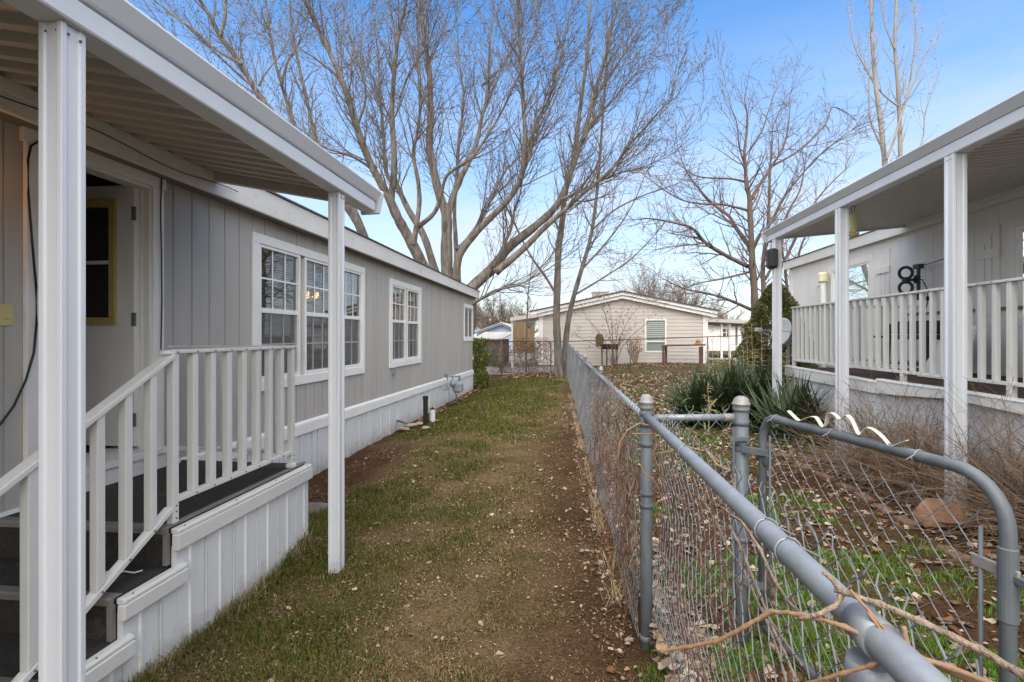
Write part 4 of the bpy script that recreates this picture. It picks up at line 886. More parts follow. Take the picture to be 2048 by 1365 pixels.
# ------------------------------------------------------------------ trees
def ortho(d):
    a = d.cross(Vector((0, 0, 1)));
    if a.length < .05: a = d.cross(Vector((1, 0, 0)))
    a.normalize(); return a, d.cross(a)
class Tree:
    def __init__(s, seed, up=.10, wander=.16, bud=0.0, budsize=.02, minr=.004):
        s.r = random.Random(seed); s.trunk = MB(); s.tw = MB(); s.bud = MB(); s.up = up; s.wa = wander; s.nb = bud; s.bs = budsize; s.minr = minr
    def limb(s, P, r0, r1, sides=10, n=5, power=1.0):
        S = smooth_path(P, n); m = len(S); rad = [r0 + (r1 - r0) * (i / (m - 1)) ** power for i in range(m)]
        rr = s.r; rad = [q * rr.uniform(.93, 1.07) for q in rad]; s.trunk.tube(S, rad, sides); return S, rad
    def buds(s, p, d):
        rr = s.r; a = Vector((rr.uniform(-1, 1), rr.uniform(-1, 1), rr.uniform(-.4, 1))).normalized(); b, _ = ortho(a); L = s.bs * rr.uniform(.7, 1.5); w = L * rr.uniform(.22, .42)
        s.bud.quad(p, p + a * L * .5 + b * w, p + a * L, p + a * L * .5 - b * w)
    def twig(s, p, d, L, r, lev, gap, seg=.22, spread=(.45, .95)):
        rr = s.r; n = max(2, int(L / seg)); st = L / n; pts = [p.copy()]; dd = d.copy(); rad = [r]; acc = rr.uniform(0, gap)
        for i in range(n):
            dd = (dd + Vector((rr.gauss(0, 1), rr.gauss(0, 1), rr.gauss(0, 1))) * s.wa * .6 + Vector((0, 0, s.up))).normalized()
            q = pts[-1] + dd * st; pts.append(q); t = (i + 1) / n; rad.append(max(s.minr * .6, r * (1 - .8 * t))); acc += st
            while lev > 0 and acc > gap:
                acc -= gap * rr.uniform(.7, 1.3)
                a, b = ortho(dd); th = rr.uniform(0, 6.283); sp = rr.uniform(*spread); side = a * math.cos(th) + b * math.sin(th)
                cd = (dd * math.cos(sp) + side * math.sin(sp)).normalized(); cl = L * rr.uniform(.3, .62) * (1 - .45 * t)
                if cl > .10: s.twig(q, cd, cl, max(s.minr, rad[-1] * .62), lev - 1, gap * .78, seg * .8, spread)
            if s.nb and lev <= 1 and rr.random() < s.nb: s.buds(q, dd)
        s.tw.tube(pts, rad, 5 if r > .018 else 3, cap=False)
        if s.nb and rr.random() < s.nb * 1.5: s.buds(pts[-1], dd)
    def clothe(s, S, rad, gap, L, lev, t0=.3, tgap=.3, spread=(.35, .9), bias=None, rmax=.03):
        rr = s.r; m = len(S); acc = 0; tot = sum((S[i + 1] - S[i]).length for i in range(m - 1)); run = 0
        for i in range(m - 1):
            l = (S[i + 1] - S[i]).length; run += l
            if run / tot < t0: continue
            acc += l; d = (S[i + 1] - S[i]).normalized()
            while acc > gap:
                acc -= gap * rr.uniform(.7, 1.3); a, b = ortho(d); th = rr.uniform(0, 6.283); sp = rr.uniform(*spread); side = a * math.cos(th) + b * math.sin(th)
                if bias is not None: side = (side + bias * .6).normalized()
                cd = (d * math.cos(sp) + side * math.sin(sp)).normalized(); t = run / tot
                p = S[i].lerp(S[i + 1], rr.random()); s.twig(p, cd, rr.uniform(*L) * (1.1 - .5 * t), min(rmax, rad[i] * .45), lev, tgap)
        d = (S[-1] - S[-2]).normalized()
        for k in range(3): s.twig(S[-1], (d + Vector((rr.gauss(0, .3), rr.gauss(0, .3), rr.gauss(0, .2)))).normalized(), rr.uniform(*L) * 1.1, rad[-1] * .8, lev, tgap)
    def finish(s, name, loc, label, cat='tree', group=None, bark=None, twm=None, budm=None):
        t = thing(name, loc, label, cat, group)
        if s.trunk.v: s.trunk.build('trunk', bark or M_BARK, t, smooth=True)
        if s.tw.v:      # twigs and the buds on them are one crown
            nt = len(s.tw.f); off = len(s.tw.v); s.tw.v += s.bud.v; s.tw.f += [tuple(i + off for i in f) for f in s.bud.f]
            o = s.tw.build('crown', twm or M_TWIG, t); o.data.materials.append(budm or M_BUD)
            mi = np.zeros(len(s.tw.f), np.int32); mi[nt:] = 1; o.data.polygons.foreach_set('material_index', mi)
        return t
def Z1(P, D, dD=0.0):   # survey points taken on enlargement 1, at depth D with an even run of dD
    n = len(P) - 1; return [dpt(600 + x / 2.2013, y / 2.2013, D + dD * i / max(1, n)) for i, (x, y) in enumerate(P)]
px2m = 18.0 / 1024
T = Tree(11, up=.085, wander=.15, bud=.36, budsize=.042, minr=.0075)
base = Vector((-4.35, 18.1, -.1))
LIMBS = [  # points, depth, run, r0 px, r1 px
    ([(600, 1330), (545, 1180), (480, 1050), (430, 960), (390, 870), (320, 740), (270, 620), (225, 480), (190, 370), (120, 210), (60, 90), (20, 0), (-20, -110)], 18, -3.5, 17, 3.5),
    ([(400, 880), (415, 720), (405, 500), (415, 320), (435, 150), (465, 20), (490, -120)], 17.2, -1.5, 9, 3.5),
    ([(640, 1330), (590, 1180), (545, 1040), (480, 930), (430, 830), (380, 760), (365, 560), (350, 400), (345, 260), (330, 120)], 18.4, 1.5, 13, 2.6),
    ([(500, 1080), (510, 1010), (525, 900), (520, 800), (500, 680), (520, 560), (530, 430), (520, 250), (525, 100), (520, -60)], 17.0, -2.0, 7.5, 2.4),
    ([(520, 1000), (590, 940), (620, 860), (650, 770), (760, 690), (830, 590), (900, 470), (980, 290), (1040, 120)], 17.0, -2.5, 6.5, 1.8),
    ([(680, 1340), (650, 1220), (645, 1100), (645, 950), (620, 880), (590, 760), (570, 640), (575, 500), (570, 330), (560, 240), (540, 130), (525, 0), (510, -120)], 18.2, -1.0, 20, 3.5),
    ([(650, 950), (690, 820), (740, 720), (780, 620), (800, 520), (830, 400), (830, 300), (840, 150), (850, 0)], 18.0, 1.5, 10, 2.4),
    ([(690, 1340), (690, 1200), (685, 1050), (680, 930), (690, 760), (700, 600), (720, 440), (700, 250), (690, 60)], 18.8, 2.5, 9, 2.0),
    ([(690, 1240), (700, 1130), (780, 1020), (870, 930), (940, 850), (975, 770), (990, 650), (985, 480), (975, 320), (965, 150), (960, 0), (955, -90)], 17.8, -2.2, 11, 2.8),
    ([(970, 790), (1010, 680), (1040, 540), (1090, 450), (1130, 330), (1160, 200), (1190, 50), (1210, -50)], 16.8, -.6, 5.5, 2.0),
    ([(690, 1100), (740, 1050), (800, 960), (850, 860), (900, 760), (960, 700), (1080, 600), (1170, 480)], 18.6, 2.0, 6, 1.8),
    ([(850, 1180), (890, 1100), (930, 1000), (945, 930), (970, 850), (985, 740)], 17.9, -.6, 5.5, 3.0),
    ([(690, 1370), (750, 1275), (850, 1180), (920, 1090), (1020, 1010), (1110, 930), (1160, 850), (1200, 740), (1250, 600), (1280, 480), (1320, 330), (1360, 180), (1400, 30), (1420, -60)], 18, 1.2, 17, 2.6),
    ([(860, 1200), (980, 1100), (1080, 1000), (1150, 940), (1260, 840), (1360, 760), (1450, 640), (1540, 540), (1640, 420)], 17.7, -1.6, 10, 1.6),
    ([(1150, 880), (1260, 830), (1380, 770), (1500, 740), (1620, 690)], 17.4, -1.0, 4.5, 1.2),
    ([(1240, 620), (1330, 500), (1430, 380), (1530, 260), (1600, 140)], 18.6, 1.2, 4, 1.2),
    ([(1290, 440), (1370, 330), (1450, 200), (1520, 80), (1560, -40)], 18.8, .6, 3.6, 1.2),
    ([(700, 1380), (790, 1320), (860, 1280), (960, 1255), (1040, 1215), (1100, 1180), (1190, 1120)], 18, -.5, 5.5, 1.6),
    ([(310, 740), (230, 690), (120, 655), (50, 620), (-40, 580)], 16.6, -.8, 4, 1.2),
    ([(800, 380), (880, 300), (950, 200), (1010, 80), (1040, -40)], 18.6, .8, 3.4, 1.2),
    ([(440, 430), (480, 330), (560, 200), (600, 90), (640, -30)], 16.5, -.6, 3.2, 1.2),
    ([(250, 560), (290, 420), (250, 250), (200, 90), (170, -40)], 17.4, .8, 3.6, 1.2),
    ([(180, 350), (120, 300), (40, 240), (-60, 180), (-170, 100)], 16, -.5, 3.4, 1.0),
]
for P, D, dD, r0, r1 in LIMBS:
    S, rad = T.limb(Z1(P, D, dD), r0 * px2m * .80, r1 * px2m * .42, 12 if r0 > 7 else 7, power=.7)
    T.clothe(S, rad, .20, (1.3, 3.4), 2, .33 if r0 > 6 else .12, .31, spread=(.25, .75), rmax=.026)
T.trunk.tube(smooth_path([base, base + Vector((.1, 0, 1.2)), base + Vector((.35, 0, 2.4)), base + Vector((.5, 0, 3.4))], 4), [.75, .72, .70, .68, .66, .64, .62, .60, .58, .56, .5, .4, .3], 16)
T.finish('cottonwood_tree', base, 'huge bare cottonwood with spreading grey limbs and buds rising behind the grey home')

# second cottonwood further back, on the left
def Z2(P, D, dD=0.0):
    n = len(P) - 1; return [dpt(250 + x / 3.251, y / 3.251, D + dD * i / max(1, n)) for i, (x, y) in enumerate(P)]
T = Tree(12, up=.08, wander=.16, bud=.35, budsize=.05, minr=.0085)
q = 22.0 / 1024
for P, D, dD, r0, r1 in [
    ([(1640, 1750), (1560, 1560), (1500, 1420), (1400, 1250), (1250, 1040), (1090, 870), (960, 740), (860, 600), (740, 400), (620, 240), (560, 120), (490, 10), (430, -90)], 21.5, -2.5, 12, 4),
    ([(1600, 1660), (1500, 1450), (1330, 1200), (1250, 1050), (1130, 880), (1070, 720), (1020, 560), (970, 380), (940, 200), (915, 0), (905, -100)], 22, -.5, 7, 2.4),
    ([(1620, 1680), (1500, 1380), (1380, 1150), (1260, 960), (1180, 640), (1130, 420), (1085, 200), (1075, 60), (1070, -60)], 22.5, .5, 7, 2.4),
    ([(620, 240), (650, 120), (660, 0), (665, -80)], 19.2, .2, 4, 2), ([(760, 420), (600, 330), (450, 200), (300, 90), (200, 10), (120, -60)], 19.6, -.6, 3.2, 1.2),
    ([(870, 600), (720, 470), (540, 300), (380, 150), (220, -40)], 20, -.8, 3, 1.0), ([(960, 740), (760, 620), (560, 480), (400, 320), (260, 190), (130, 20)], 20.4, -1, 3.4, 1.0),
    ([(1020, 560), (1050, 420), (1120, 300), (1180, 180), (1200, 20)], 21.5, .5, 3, 1.2), ([(870, 560), (920, 470), (1000, 370), (1060, 270)], 20.5, .4, 2.6, 1.0)]:
    S, rad = T.limb(Z2(P, D, dD), r0 * q * .8, r1 * q * .6, 8); T.clothe(S, rad, .34, (1.2, 2.8), 2, .25, .32, spread=(.3, .8))
T.finish('cottonwood_tree', (-6.2, 21.5, -.1), 'second bare cottonwood behind, its thin limbs leaning out over the left patio cover')

# two slim young poplars at the far end of the fence
px3 = 19.8 / 1024
def PX(P, D): return [dpt(x, y, D) for x, y in P]
T = Tree(13, up=.12, wander=.12, bud=.30, budsize=.045, minr=.005)
S, rad = T.limb(PX([(1118, 764), (1116, 700), (1113, 640), (1115, 560), (1117, 500), (1125, 440), (1130, 390), (1145, 330), (1155, 260), (1165, 180), (1175, 100), (1180, 0), (1184, -60)], 19.9), 9.5 * px3, 2.2 * px3, 10, power=.8)
T.clothe(S, rad, .42, (1.2, 2.6), 2, .3, .36, spread=(.45, .8))
S, rad = T.limb(PX([(1117, 600), (1095, 560), (1060, 510), (1030, 450), (1005, 400), (985, 360)], 19.9), 3 * px3, 1.0 * px3, 6); T.clothe(S, rad, .4, (.7, 1.4), 1, .3, .35)
T.finish('poplar_tree', at_z(1118, 764, 0), 'slim straight grey poplar at the far fence end, thicker of the pair', group='young poplars')
T = Tree(14, up=.12, wander=.12, bud=.30, budsize=.045, minr=.005)
S, rad = T.limb(PX([(1127, 757), (1131, 690), (1137, 640), (1147, 595), (1163, 540), (1180, 480), (1190, 420), (1198, 340), (1205, 240), (1212, 150), (1216, 60)], 20.3), 7 * px3, 1.4 * px3, 8, power=.8)
T.clothe(S, rad, .45, (1.0, 2.2), 2, .3, .36, spread=(.5, .95))
for P in ([(1163, 540), (1200, 500), (1240, 450), (1270, 400), (1290, 350)], [(1150, 590), (1200, 560), (1260, 520), (1310, 470)], [(1185, 460), (1230, 420), (1290, 390), (1350, 370)]):
    S, rad = T.limb(PX(P, 20.3), 2.4 * px3, .9 * px3, 6); T.clothe(S, rad, .4, (.7, 1.5), 1, .2, .3)
T.finish('poplar_tree', at_z(1127, 757, 0), 'thinner leaning poplar trunk just right of the straight one', group='young poplars')

# brown spreading tree beside the right house
q = 17.0 / 1024
T = Tree(15, up=.05, wander=.24, bud=0, minr=.0065)
for P, D, dD, r0, r1 in [
    ([(1512, 735), (1511, 680), (1510, 623), (1508, 570), (1505, 531), (1503, 486), (1500, 425), (1499, 396), (1493, 372), (1491, 333), (1489, 301), (1494, 262), (1494, 225)], 17, -.6, 9, 1.2),
    ([(1503, 620), (1474, 607), (1440, 594), (1408, 586), (1369, 578), (1330, 560)], 17, -2, 3.6, .8),
    ([(1495, 533), (1453, 512), (1411, 486), (1387, 459), (1361, 449), (1303, 438), (1270, 440)], 17, -2.4, 4.6, .8),
    ([(1503, 496), (1474, 459), (1458, 433), (1424, 407), (1398, 378), (1374, 346), (1363, 320)], 16.9, 1.5, 4.2, .9),
    ([(1498, 422), (1472, 415), (1443, 409), (1403, 408), (1366, 401), (1332, 383), (1300, 360)], 16.8, -1.5, 2.8, .7),
    ([(1490, 364), (1461, 358), (1413, 356), (1385, 349), (1360, 330)], 16.8, .8, 2.4, .7),
    ([(1500, 544), (1470, 552), (1435, 560), (1398, 567), (1350, 585)], 17, -1.2, 2.6, .7), ([(1411, 486), (1385, 490), (1355, 492), (1310, 500)], 16, -1, 1.8, .6),
    ([(1506, 499), (1520, 470), (1540, 449), (1566, 399), (1598, 356), (1640, 310), (1690, 270)], 17, 1.2, 4, 1.0),
    ([(1503, 399), (1516, 375), (1543, 333), (1566, 296), (1576, 255), (1580, 215)], 16.8, .6, 3.6, .9),
    ([(1489, 330), (1478, 290), (1474, 249), (1462, 215)], 16.6, -.4, 1.8, .7), ([(1500, 300), (1524, 262), (1536, 225), (1548, 190)], 16.6, .3, 2, .7), ([(1543, 333), (1600, 300), (1650, 250), (1665, 215), (1700, 230)], 17.2, .8, 2.2, .7)]:
    S, rad = T.limb(PX(P, D) if not dD else [dpt(x, y, D + dD * i / (len(P) - 1)) for i, (x, y) in enumerate(P)], r0 * q, r1 * q, 8); T.clothe(S, rad, .20, (.8, 2.2), 2, .15 if r0 < 9 else .3, .27, spread=(.5, 1.1))
T.finish('bare_tree', at_z(1512, 735, .15), 'brown bare tree with wide low spreading branches left of the white house', bark=M_BARK2, twm=M_TWIG2)
T = Tree(16, up=.07, wander=.18, bud=0, minr=.0055)
for P, D, r0, r1 in [([(1530, 720), (1528, 650), (1527, 583), (1526, 531), (1532, 480), (1537, 438), (1539, 372), (1541, 327), (1545, 260)], 21, 6, 1.2),
    ([(1531, 600), (1560, 540), (1590, 480), (1620, 420), (1650, 380), (1690, 340)], 21.5, 3.5, 1.0), ([(1530, 560), (1560, 500), (1575, 430), (1600, 380), (1610, 330)], 21, 3, 1.0), ([(1590, 700), (1588, 620), (1592, 560), (1600, 500), (1630, 430)], 22, 5, 1.2), ([(1570, 700), (1575, 600), (1570, 540), (1560, 470)], 22.5, 5, 1.4)]:
    S, rad = T.limb(PX(P, D), r0 * .0205, r1 * .0205, 6); T.clothe(S, rad, .3, (1.0, 2.2), 2, .25, .32, spread=(.4, .9))
T.finish('bare_tree', at_z(1530, 720, .15), 'reddish bare tree with several upright stems seen behind the corner of the right patio cover', bark=M_BARK2, twm=M_TWIG2)
# tall pale poplar over the right roof
T = Tree(17, up=.16, wander=.10, bud=.25, budsize=.06, minr=.006)
q = 26 / 1024
for P, D, r0, r1 in [([(1778, 720), (1776, 500), (1770, 331), (1766, 292), (1760, 234), (1751, 168), (1745, 97), (1743, 31), (1741, -40)], 26, 6, 2),
    ([(1810, 720), (1806, 500), (1801, 316), (1799, 242), (1796, 175), (1790, 97), (1792, 19), (1795, -50)], 26.5, 5, 2),
    ([(1772, 320), (1788, 281), (1799, 242), (1812, 200), (1822, 150), (1830, 90), (1832, 30)], 25.6, 2.4, 1.1), ([(1751, 172), (1729, 132), (1714, 105), (1704, 70), (1700, 30)], 26, 2, .9), ([(1797, 214), (1764, 187), (1740, 150)], 26.3, 1.8, .9), ([(1766, 300), (1742, 245), (1738, 200), (1738, 150)], 26, 2, .9),
    ([(1820, 340), (1845, 280), (1850, 230), (1862, 190)], 26.5, 1.6, .8), ([(1790, 100), (1770, 50), (1762, 0)], 26.4, 1.5, .8), ([(1800, 230), (1830, 160), (1850, 110), (1866, 90)], 26.5, 1.6, .8)]:
    S, rad = T.limb(PX(P, D), r0 * q, r1 * q, 6); T.clothe(S, rad, .5, (1.0, 2.4), 1, .3, .45, spread=(.35, .7))
T.finish('poplar_tree', at_z(1790, 720, .2), 'tall pale poplar with two upright stems standing behind the right roof', bark=M_TWIG3, twm=M_TWIG3)
# distant trees closing the view
def far_tree(seed, px, top, spread_px, D, nst, label, cat='tree', m=M_FARTWIG, lev=2):
    T = Tree(seed, up=.05, wander=.14, bud=0, minr=.010 * D / 45); rr = T.r; b = dpt(px, 672, D); b.z = 0; H = (672 - top) / 1024 * D + 1.6
    for k in range(nst):
        u = (k + .5) / nst * 2 - 1; tx = u * spread_px / 1024 * D * rr.uniform(.7, 1.05); h = H * (1 - .35 * u * u) * rr.uniform(.85, 1.0)
        P = [b + Vector((tx * .05, 0, 0)), b + Vector((tx * .25, rr.uniform(-1, 1), h * .28)), b + Vector((tx * .6, rr.uniform(-2, 2), h * .58)), b + Vector((tx * .85, rr.uniform(-2, 2), h * .8))]
        S, rad = T.limb(P, .14 * H / 7, .03 * H / 7, 5, 4); T.clothe(S, rad, .15 * H / 6, (H * .16, H * .36), lev, .2, .20 * H / 6, spread=(.25, .8), rmax=.05)
    return T.finish('bare_tree', b, label, cat, bark=m, twm=m, group='bare trees in the distance')
far_tree(21, 985, 585, 60, 66, 12, 'twiggy grey brown tree far off, between the grey home and the leaning poplars')
far_tree(22, 1045, 600, 55, 68, 11, 'small hazy bare tree over the carport left of the cream gable house')
far_tree(23, 1300, 545, 58, 52, 13, 'round crowned bare tree showing above the ridge of the cream gable house')
far_tree(24, 1370, 560, 55, 55, 12, 'bare tree showing above the right roof slope of the cream gable house')
far_tree(25, 1440, 600, 30, 60, 6, 'small bare tree just right of the cream gable house')
far_tree(26, 930, 590, 45, 70, 9, 'bare tree mostly hidden behind the far corner of the grey home')
T = Tree(31, up=.1, wander=.12, minr=.005)
S, rad = T.limb(PX([(1052, 745), (1053, 690), (1054, 640), (1057, 580), (1066, 520), (1072, 470)], 23), .05, .012, 6); T.clothe(S, rad, .4, (.6, 1.4), 1, .35, .3)
T.finish('sapling', at_z(1052, 745, 0), 'single thin bare sapling left of the poplar pair, in front of the carport', 'tree', bark=M_TWIG2, twm=M_TWIG2)

# ------------------------------------------------------------------ houses and sheds at the far end
gh = thing('gable_house', (2.5, 27, .15), 'cream gable house with horizontal lap siding facing the yard behind the far fence', 'house')
GY = 27.0; gx0, gx1, gpx = -1.76, 6.80, 2.55; EZ, PZ = 2.80, 3.72
def gtop(x): return EZ + (PZ - EZ) * (1 - abs(x - gpx) / ((gpx - gx0) if x < gpx else (gx1 - gpx)))
mb = MB(); z = 0.05; hole = (3.76, 4.72, .80, 2.40)
while z < PZ:
    zt = z + .185
    xl = gx0 if z < EZ else gx0 + (gpx - gx0) * (z - EZ) / (PZ - EZ); xr = gx1 if z < EZ else gx1 - (gx1 - gpx) * (z - EZ) / (PZ - EZ)
    for a, b, lo, hi in cells(xl, xr, z, min(zt, PZ), [hole]):
        fl, fh = .018 * (1 - (lo - z) / .185), .018 * (1 - (hi - z) / .185)
        mb.hexa([(a, GY - .004 - fl, lo), (b, GY - .004 - fl, lo), (b, GY + .1, lo), (a, GY + .1, lo), (a, GY - .004 - fh, hi), (b, GY - .004 - fh, hi), (b, GY + .1, hi), (a, GY + .1, hi)])
    z = zt
mb.build('wall', M_LAP, gh)
MB().prism([(gx0, .05), (gx1, .05), (gx1, EZ - .05), (gpx, PZ - .05), (gx0, EZ - .05)], 'y', GY + .8, GY + 14).build('side_wall', M_LAP, gh)
mb = MB()
for x in (gx0 - .02, gx1 - .22): mb.box(x, x + .24, GY - .05, GY - .034, .05, EZ + .02)
mb.build('corner_board', M_WHITE, gh)
mb = MB()
for xa, xb in ((gx0 - .45, gpx), (gx1 + .45, gpx)):
    za, zb = gtop(gx0) - .095 if xa < gpx else gtop(gx1) - .095, PZ
    s_ = 1 if xb > xa else -1
    for dz, h, dy in ((-.02, .15, .30), (-.20, .16, .22)):
        P = [(xa, GY - dy, za + dz), (xb, GY - dy, zb + dz), (xb, GY - dy + .05, zb + dz), (xa, GY - dy + .05, za + dz)]
        if s_ < 0: P = [P[1], P[0], P[3], P[2]]
        mb.hexa(P + [(x, y, z_ + h) for x, y, z_ in P])
mb.build('rake_board', M_WHITE, gh)
MB().prism([(gx0 - .5, EZ + .04), (gpx, PZ + .135), (gx1 + .55, EZ + .03), (gx1 + .55, EZ + .08), (gpx, PZ + .20), (gx0 - .5, EZ + .09)], 'y', GY - .36, GY + 14.3).build('roof', M_SHINGLE, gh)
w = MB(); y = GY - .045
for a, b, lo, hi in cells(3.70, 4.78, .74, 2.46, [(3.78, 4.70, .82, 1.27), (3.78, 4.70, 1.35, 2.38)]): w.box(a, b, y, GY + .02, lo, hi)
w = w.build('window', M_WHITE, gh)
q = MB(); q.box(3.78, 4.70, GY + .01, GY + .02, .82, 2.38); q.build('curtain', M_WGREEN, w)
q = MB()
for k in range(9): q.box(3.80, 4.68, GY - .005, GY + .003, 1.42 + k * .105, 1.47 + k * .105)
q.build('blind', mat('pale_green_blind', (0.42, 0.47, 0.43), .7), w)
c = MB(); c.box(1.15, 2.05, 30.0, 31.0, 3.45, 4.10); c.box(1.12, 2.08, 29.97, 31.03, 4.10, 4.16)
for k in range(6): c.box(1.2, 2.0, 29.975, 29.999, 3.60 + k * .075, 3.63 + k * .075)
c.build('rooftop_cooler', mat('tan_cooler_paint', (0.42, 0.37, 0.31), .7), gh)

cpn = thing('carport', (-2.5, 27.5, 0), 'small lean-to carport roof fixed to the left end of the cream gable house', 'carport')
MB().hexa([(-3.25, 26.6, 2.36), (-1.84, 26.6, 2.56), (-1.84, 31, 2.56), (-3.25, 31, 2.36), (-3.25, 26.6, 2.56), (-1.84, 26.6, 2.76), (-1.84, 31, 2.76), (-3.25, 31, 2.56)]).build('roof', M_LAP, cpn)
for x, y in ((-3.15, 26.8), (-3.15, 30.6), (-2.45, 30.8)): MB().box(x - .05, x + .05, y - .05, y + .05, -.1, 2.37).build('post', M_WHITE, cpn)
pl = MB(); pl.box(-3.06, -2.36, 26.35, 26.38, .7, 2.32); pl.box(-2.34, -1.95, 26.33, 26.36, .7, 1.98)
for x in (-3.03, -2.45, -2.0): pl.box(x, x + .05, 26.385, 26.43, 0, 2.1)
pl.build('plywood_screen', M_PLY, label='yellow brown plywood screen standing under the small carport', cat='screen')
bh = thing('blue_house', (-6.5, 50, 0), 'light blue gable house with dark blue trim far away on the left', 'house')
bx = dpt(1003, 672, 50).x; b0 = dpt(950, 672, 50).x; b1 = dpt(1043, 672, 50).x
MB().prism([(b0, 0), (b1, 0), (b1, 1.75), (bx, 2.62), (b0, 1.75)], 'y', 50, 60).build('wall', M_BLUE, bh)
m_ = MB()
for xa, xb in ((b0 - .3, bx), (bx, b1 + .3)):
    za, zb = (1.68, 2.66) if xa < bx - 1 else (2.66, 1.68); m_.hexa([(xa, 49.6, za), (xb, 49.6, zb), (xb, 49.65, zb), (xa, 49.65, za), (xa, 49.6, za + .18), (xb, 49.6, zb + .18), (xb, 49.65, zb + .18), (xa, 49.65, za + .18)])
m_.build('rake_board', M_BLUED, bh)
MB().prism([(b0 - .35, 1.84), (bx, 2.85), (b1 + .35, 1.84), (b1 + .35, 1.90), (bx, 2.92), (b0 - .35, 1.90)], 'y', 49.5, 60.3).build('roof', M_TINROOF, bh)
sh = thing('shed', (-4, 28, 0), 'low shed with a pale rust stained metal roof left of the carport', 'shed')
s0 = dpt(945, 672, 28).x; s1 = dpt(1006, 672, 28).x; s2 = dpt(1028, 672, 31).x
MB().hexa([(s0, 27.6, 1.40), (s1, 27.6, 1.40), (s2, 31.5, 1.78), (s0, 31.5, 1.78), (s0, 27.6, 1.45), (s1, 27.6, 1.45), (s2, 31.5, 1.84), (s0, 31.5, 1.84)]).build('roof', M_TINROOF, sh)
MB().box(s0, s1 - .1, 27.9, 31.2, 0, 1.40).build('wall', mat('dark_shed_board', (0.10, 0.085, 0.075), .9, .3), sh)
MB().lathe([(.22, 0), (.25, .3), (.25, .6), (.22, .85)], (dpt(985, 672, 24.5).x, dpt(985, 672, 24.5).y, 0.15), 14).build('barrel', M_GREENBIN, label='dark green barrel behind the far fence left of the wooden stub posts', cat='barrel')
for px, h, r in ((1003, 1.05, .10), (968, .95, .08)):
    q = dpt(px, 672, 24 if px > 1000 else 23.4); MB().lathe([(r, -.1), (r * .95, h * .5), (r * .9, h), (r * .7, h + .02)], (q.x, q.y, 0), 8).build('wooden_post', M_PLY if px > 1000 else M_STONE2, label='tan stub post behind the far fence, right of the green barrel' if px > 1000 else 'pale stub post behind the far fence, next to the green hedge', cat='post')

rc_ = thing('carport', (8.5, 33, .2), 'wide flat carport on thin white posts right of the cream gable house', 'carport')
ca = dpt(1412, 672, 31); cb = dpt(1505, 672, 31)
MB().hexa([(ca.x, ca.y, 2.45), (cb.x + 1.5, cb.y, 2.25), (cb.x + 2.5, cb.y + 7, 2.25), (ca.x, ca.y + 7, 2.45), (ca.x, ca.y, 2.66), (cb.x + 1.5, cb.y, 2.44), (cb.x + 2.5, cb.y + 7, 2.44), (ca.x, ca.y + 7, 2.66)]).build('roof', mat('grey_metal_roof_edge', (0.42, .41, .39), .6), rc_)
for px, D in ((1443, 31.4), (1459, 31.4), (1473, 36), (1486, 31.4)):
    q = dpt(px, 672, D); MB().box(q.x - .06, q.x + .06, q.y - .06, q.y + .06, 0, 2.30).build('post', M_WHITE, rc_)
wh = thing('white_bungalow', (14, 48, .2), 'small white bungalow with dark windows seen under the right carport', 'house')
q = dpt(1415, 672, 48); e = dpt(1515, 672, 48)
MB().box(q.x, e.x + 3, q.y, q.y + 8, 0, 2.55).build('wall', M_WHITE, wh)
MB().hexa([(q.x - .4, q.y - .5, 2.55), (e.x + 3.4, q.y - .5, 2.55), (e.x + 3.4, q.y + 8.5, 2.55), (q.x - .4, q.y + 8.5, 2.55), (q.x - .2, q.y + 2, 3.1), (e.x + 3, q.y + 2, 3.1), (e.x + 3, q.y + 6, 3.1), (q.x - .2, q.y + 6, 3.1)]).build('roof', M_TINROOF, wh)
for px, w_ in ((1452, .35), (1493, .45)):
    c = dpt(px, 672, 47.9); f = MB()
    for a, b, lo, hi in cells(c.x - w_ - .06, c.x + w_ + .06, 1.5, 2.3, [(c.x - w_, c.x - .03, 1.56, 1.88), (c.x + .03, c.x + w_, 1.56, 1.88), (c.x - w_, c.x - .03, 1.93, 2.24), (c.x + .03, c.x + w_, 1.93, 2.24)]): f.box(a, b, q.y - .05, q.y - .004, lo, hi)
    wn_ = f.build('window', M_WHITE, wh); f = MB(); f.box(c.x - w_, c.x + w_, q.y - .003, q.y - .001, 1.56, 2.24); f.build('pane', mat('dark_far_pane', (.06, .065, .07), .2), wn_)
q = dpt(1478, 722, 24); MB().box(q.x - .13, q.x + .13, q.y - .13, q.y + .13, 0, 1.15).build('white_stub_post', M_PVC, bevel=.02, label='short thick white post standing left of the dwarf conifer', cat='post')
q = dpt(1475, 700, 30); sl = MB(); sl.box(q.x - 3.5, q.x + 6, q.y, q.y + 1.4, .1, .235); sl = sl.build('path', M_CONC); tag(sl, kind='structure')

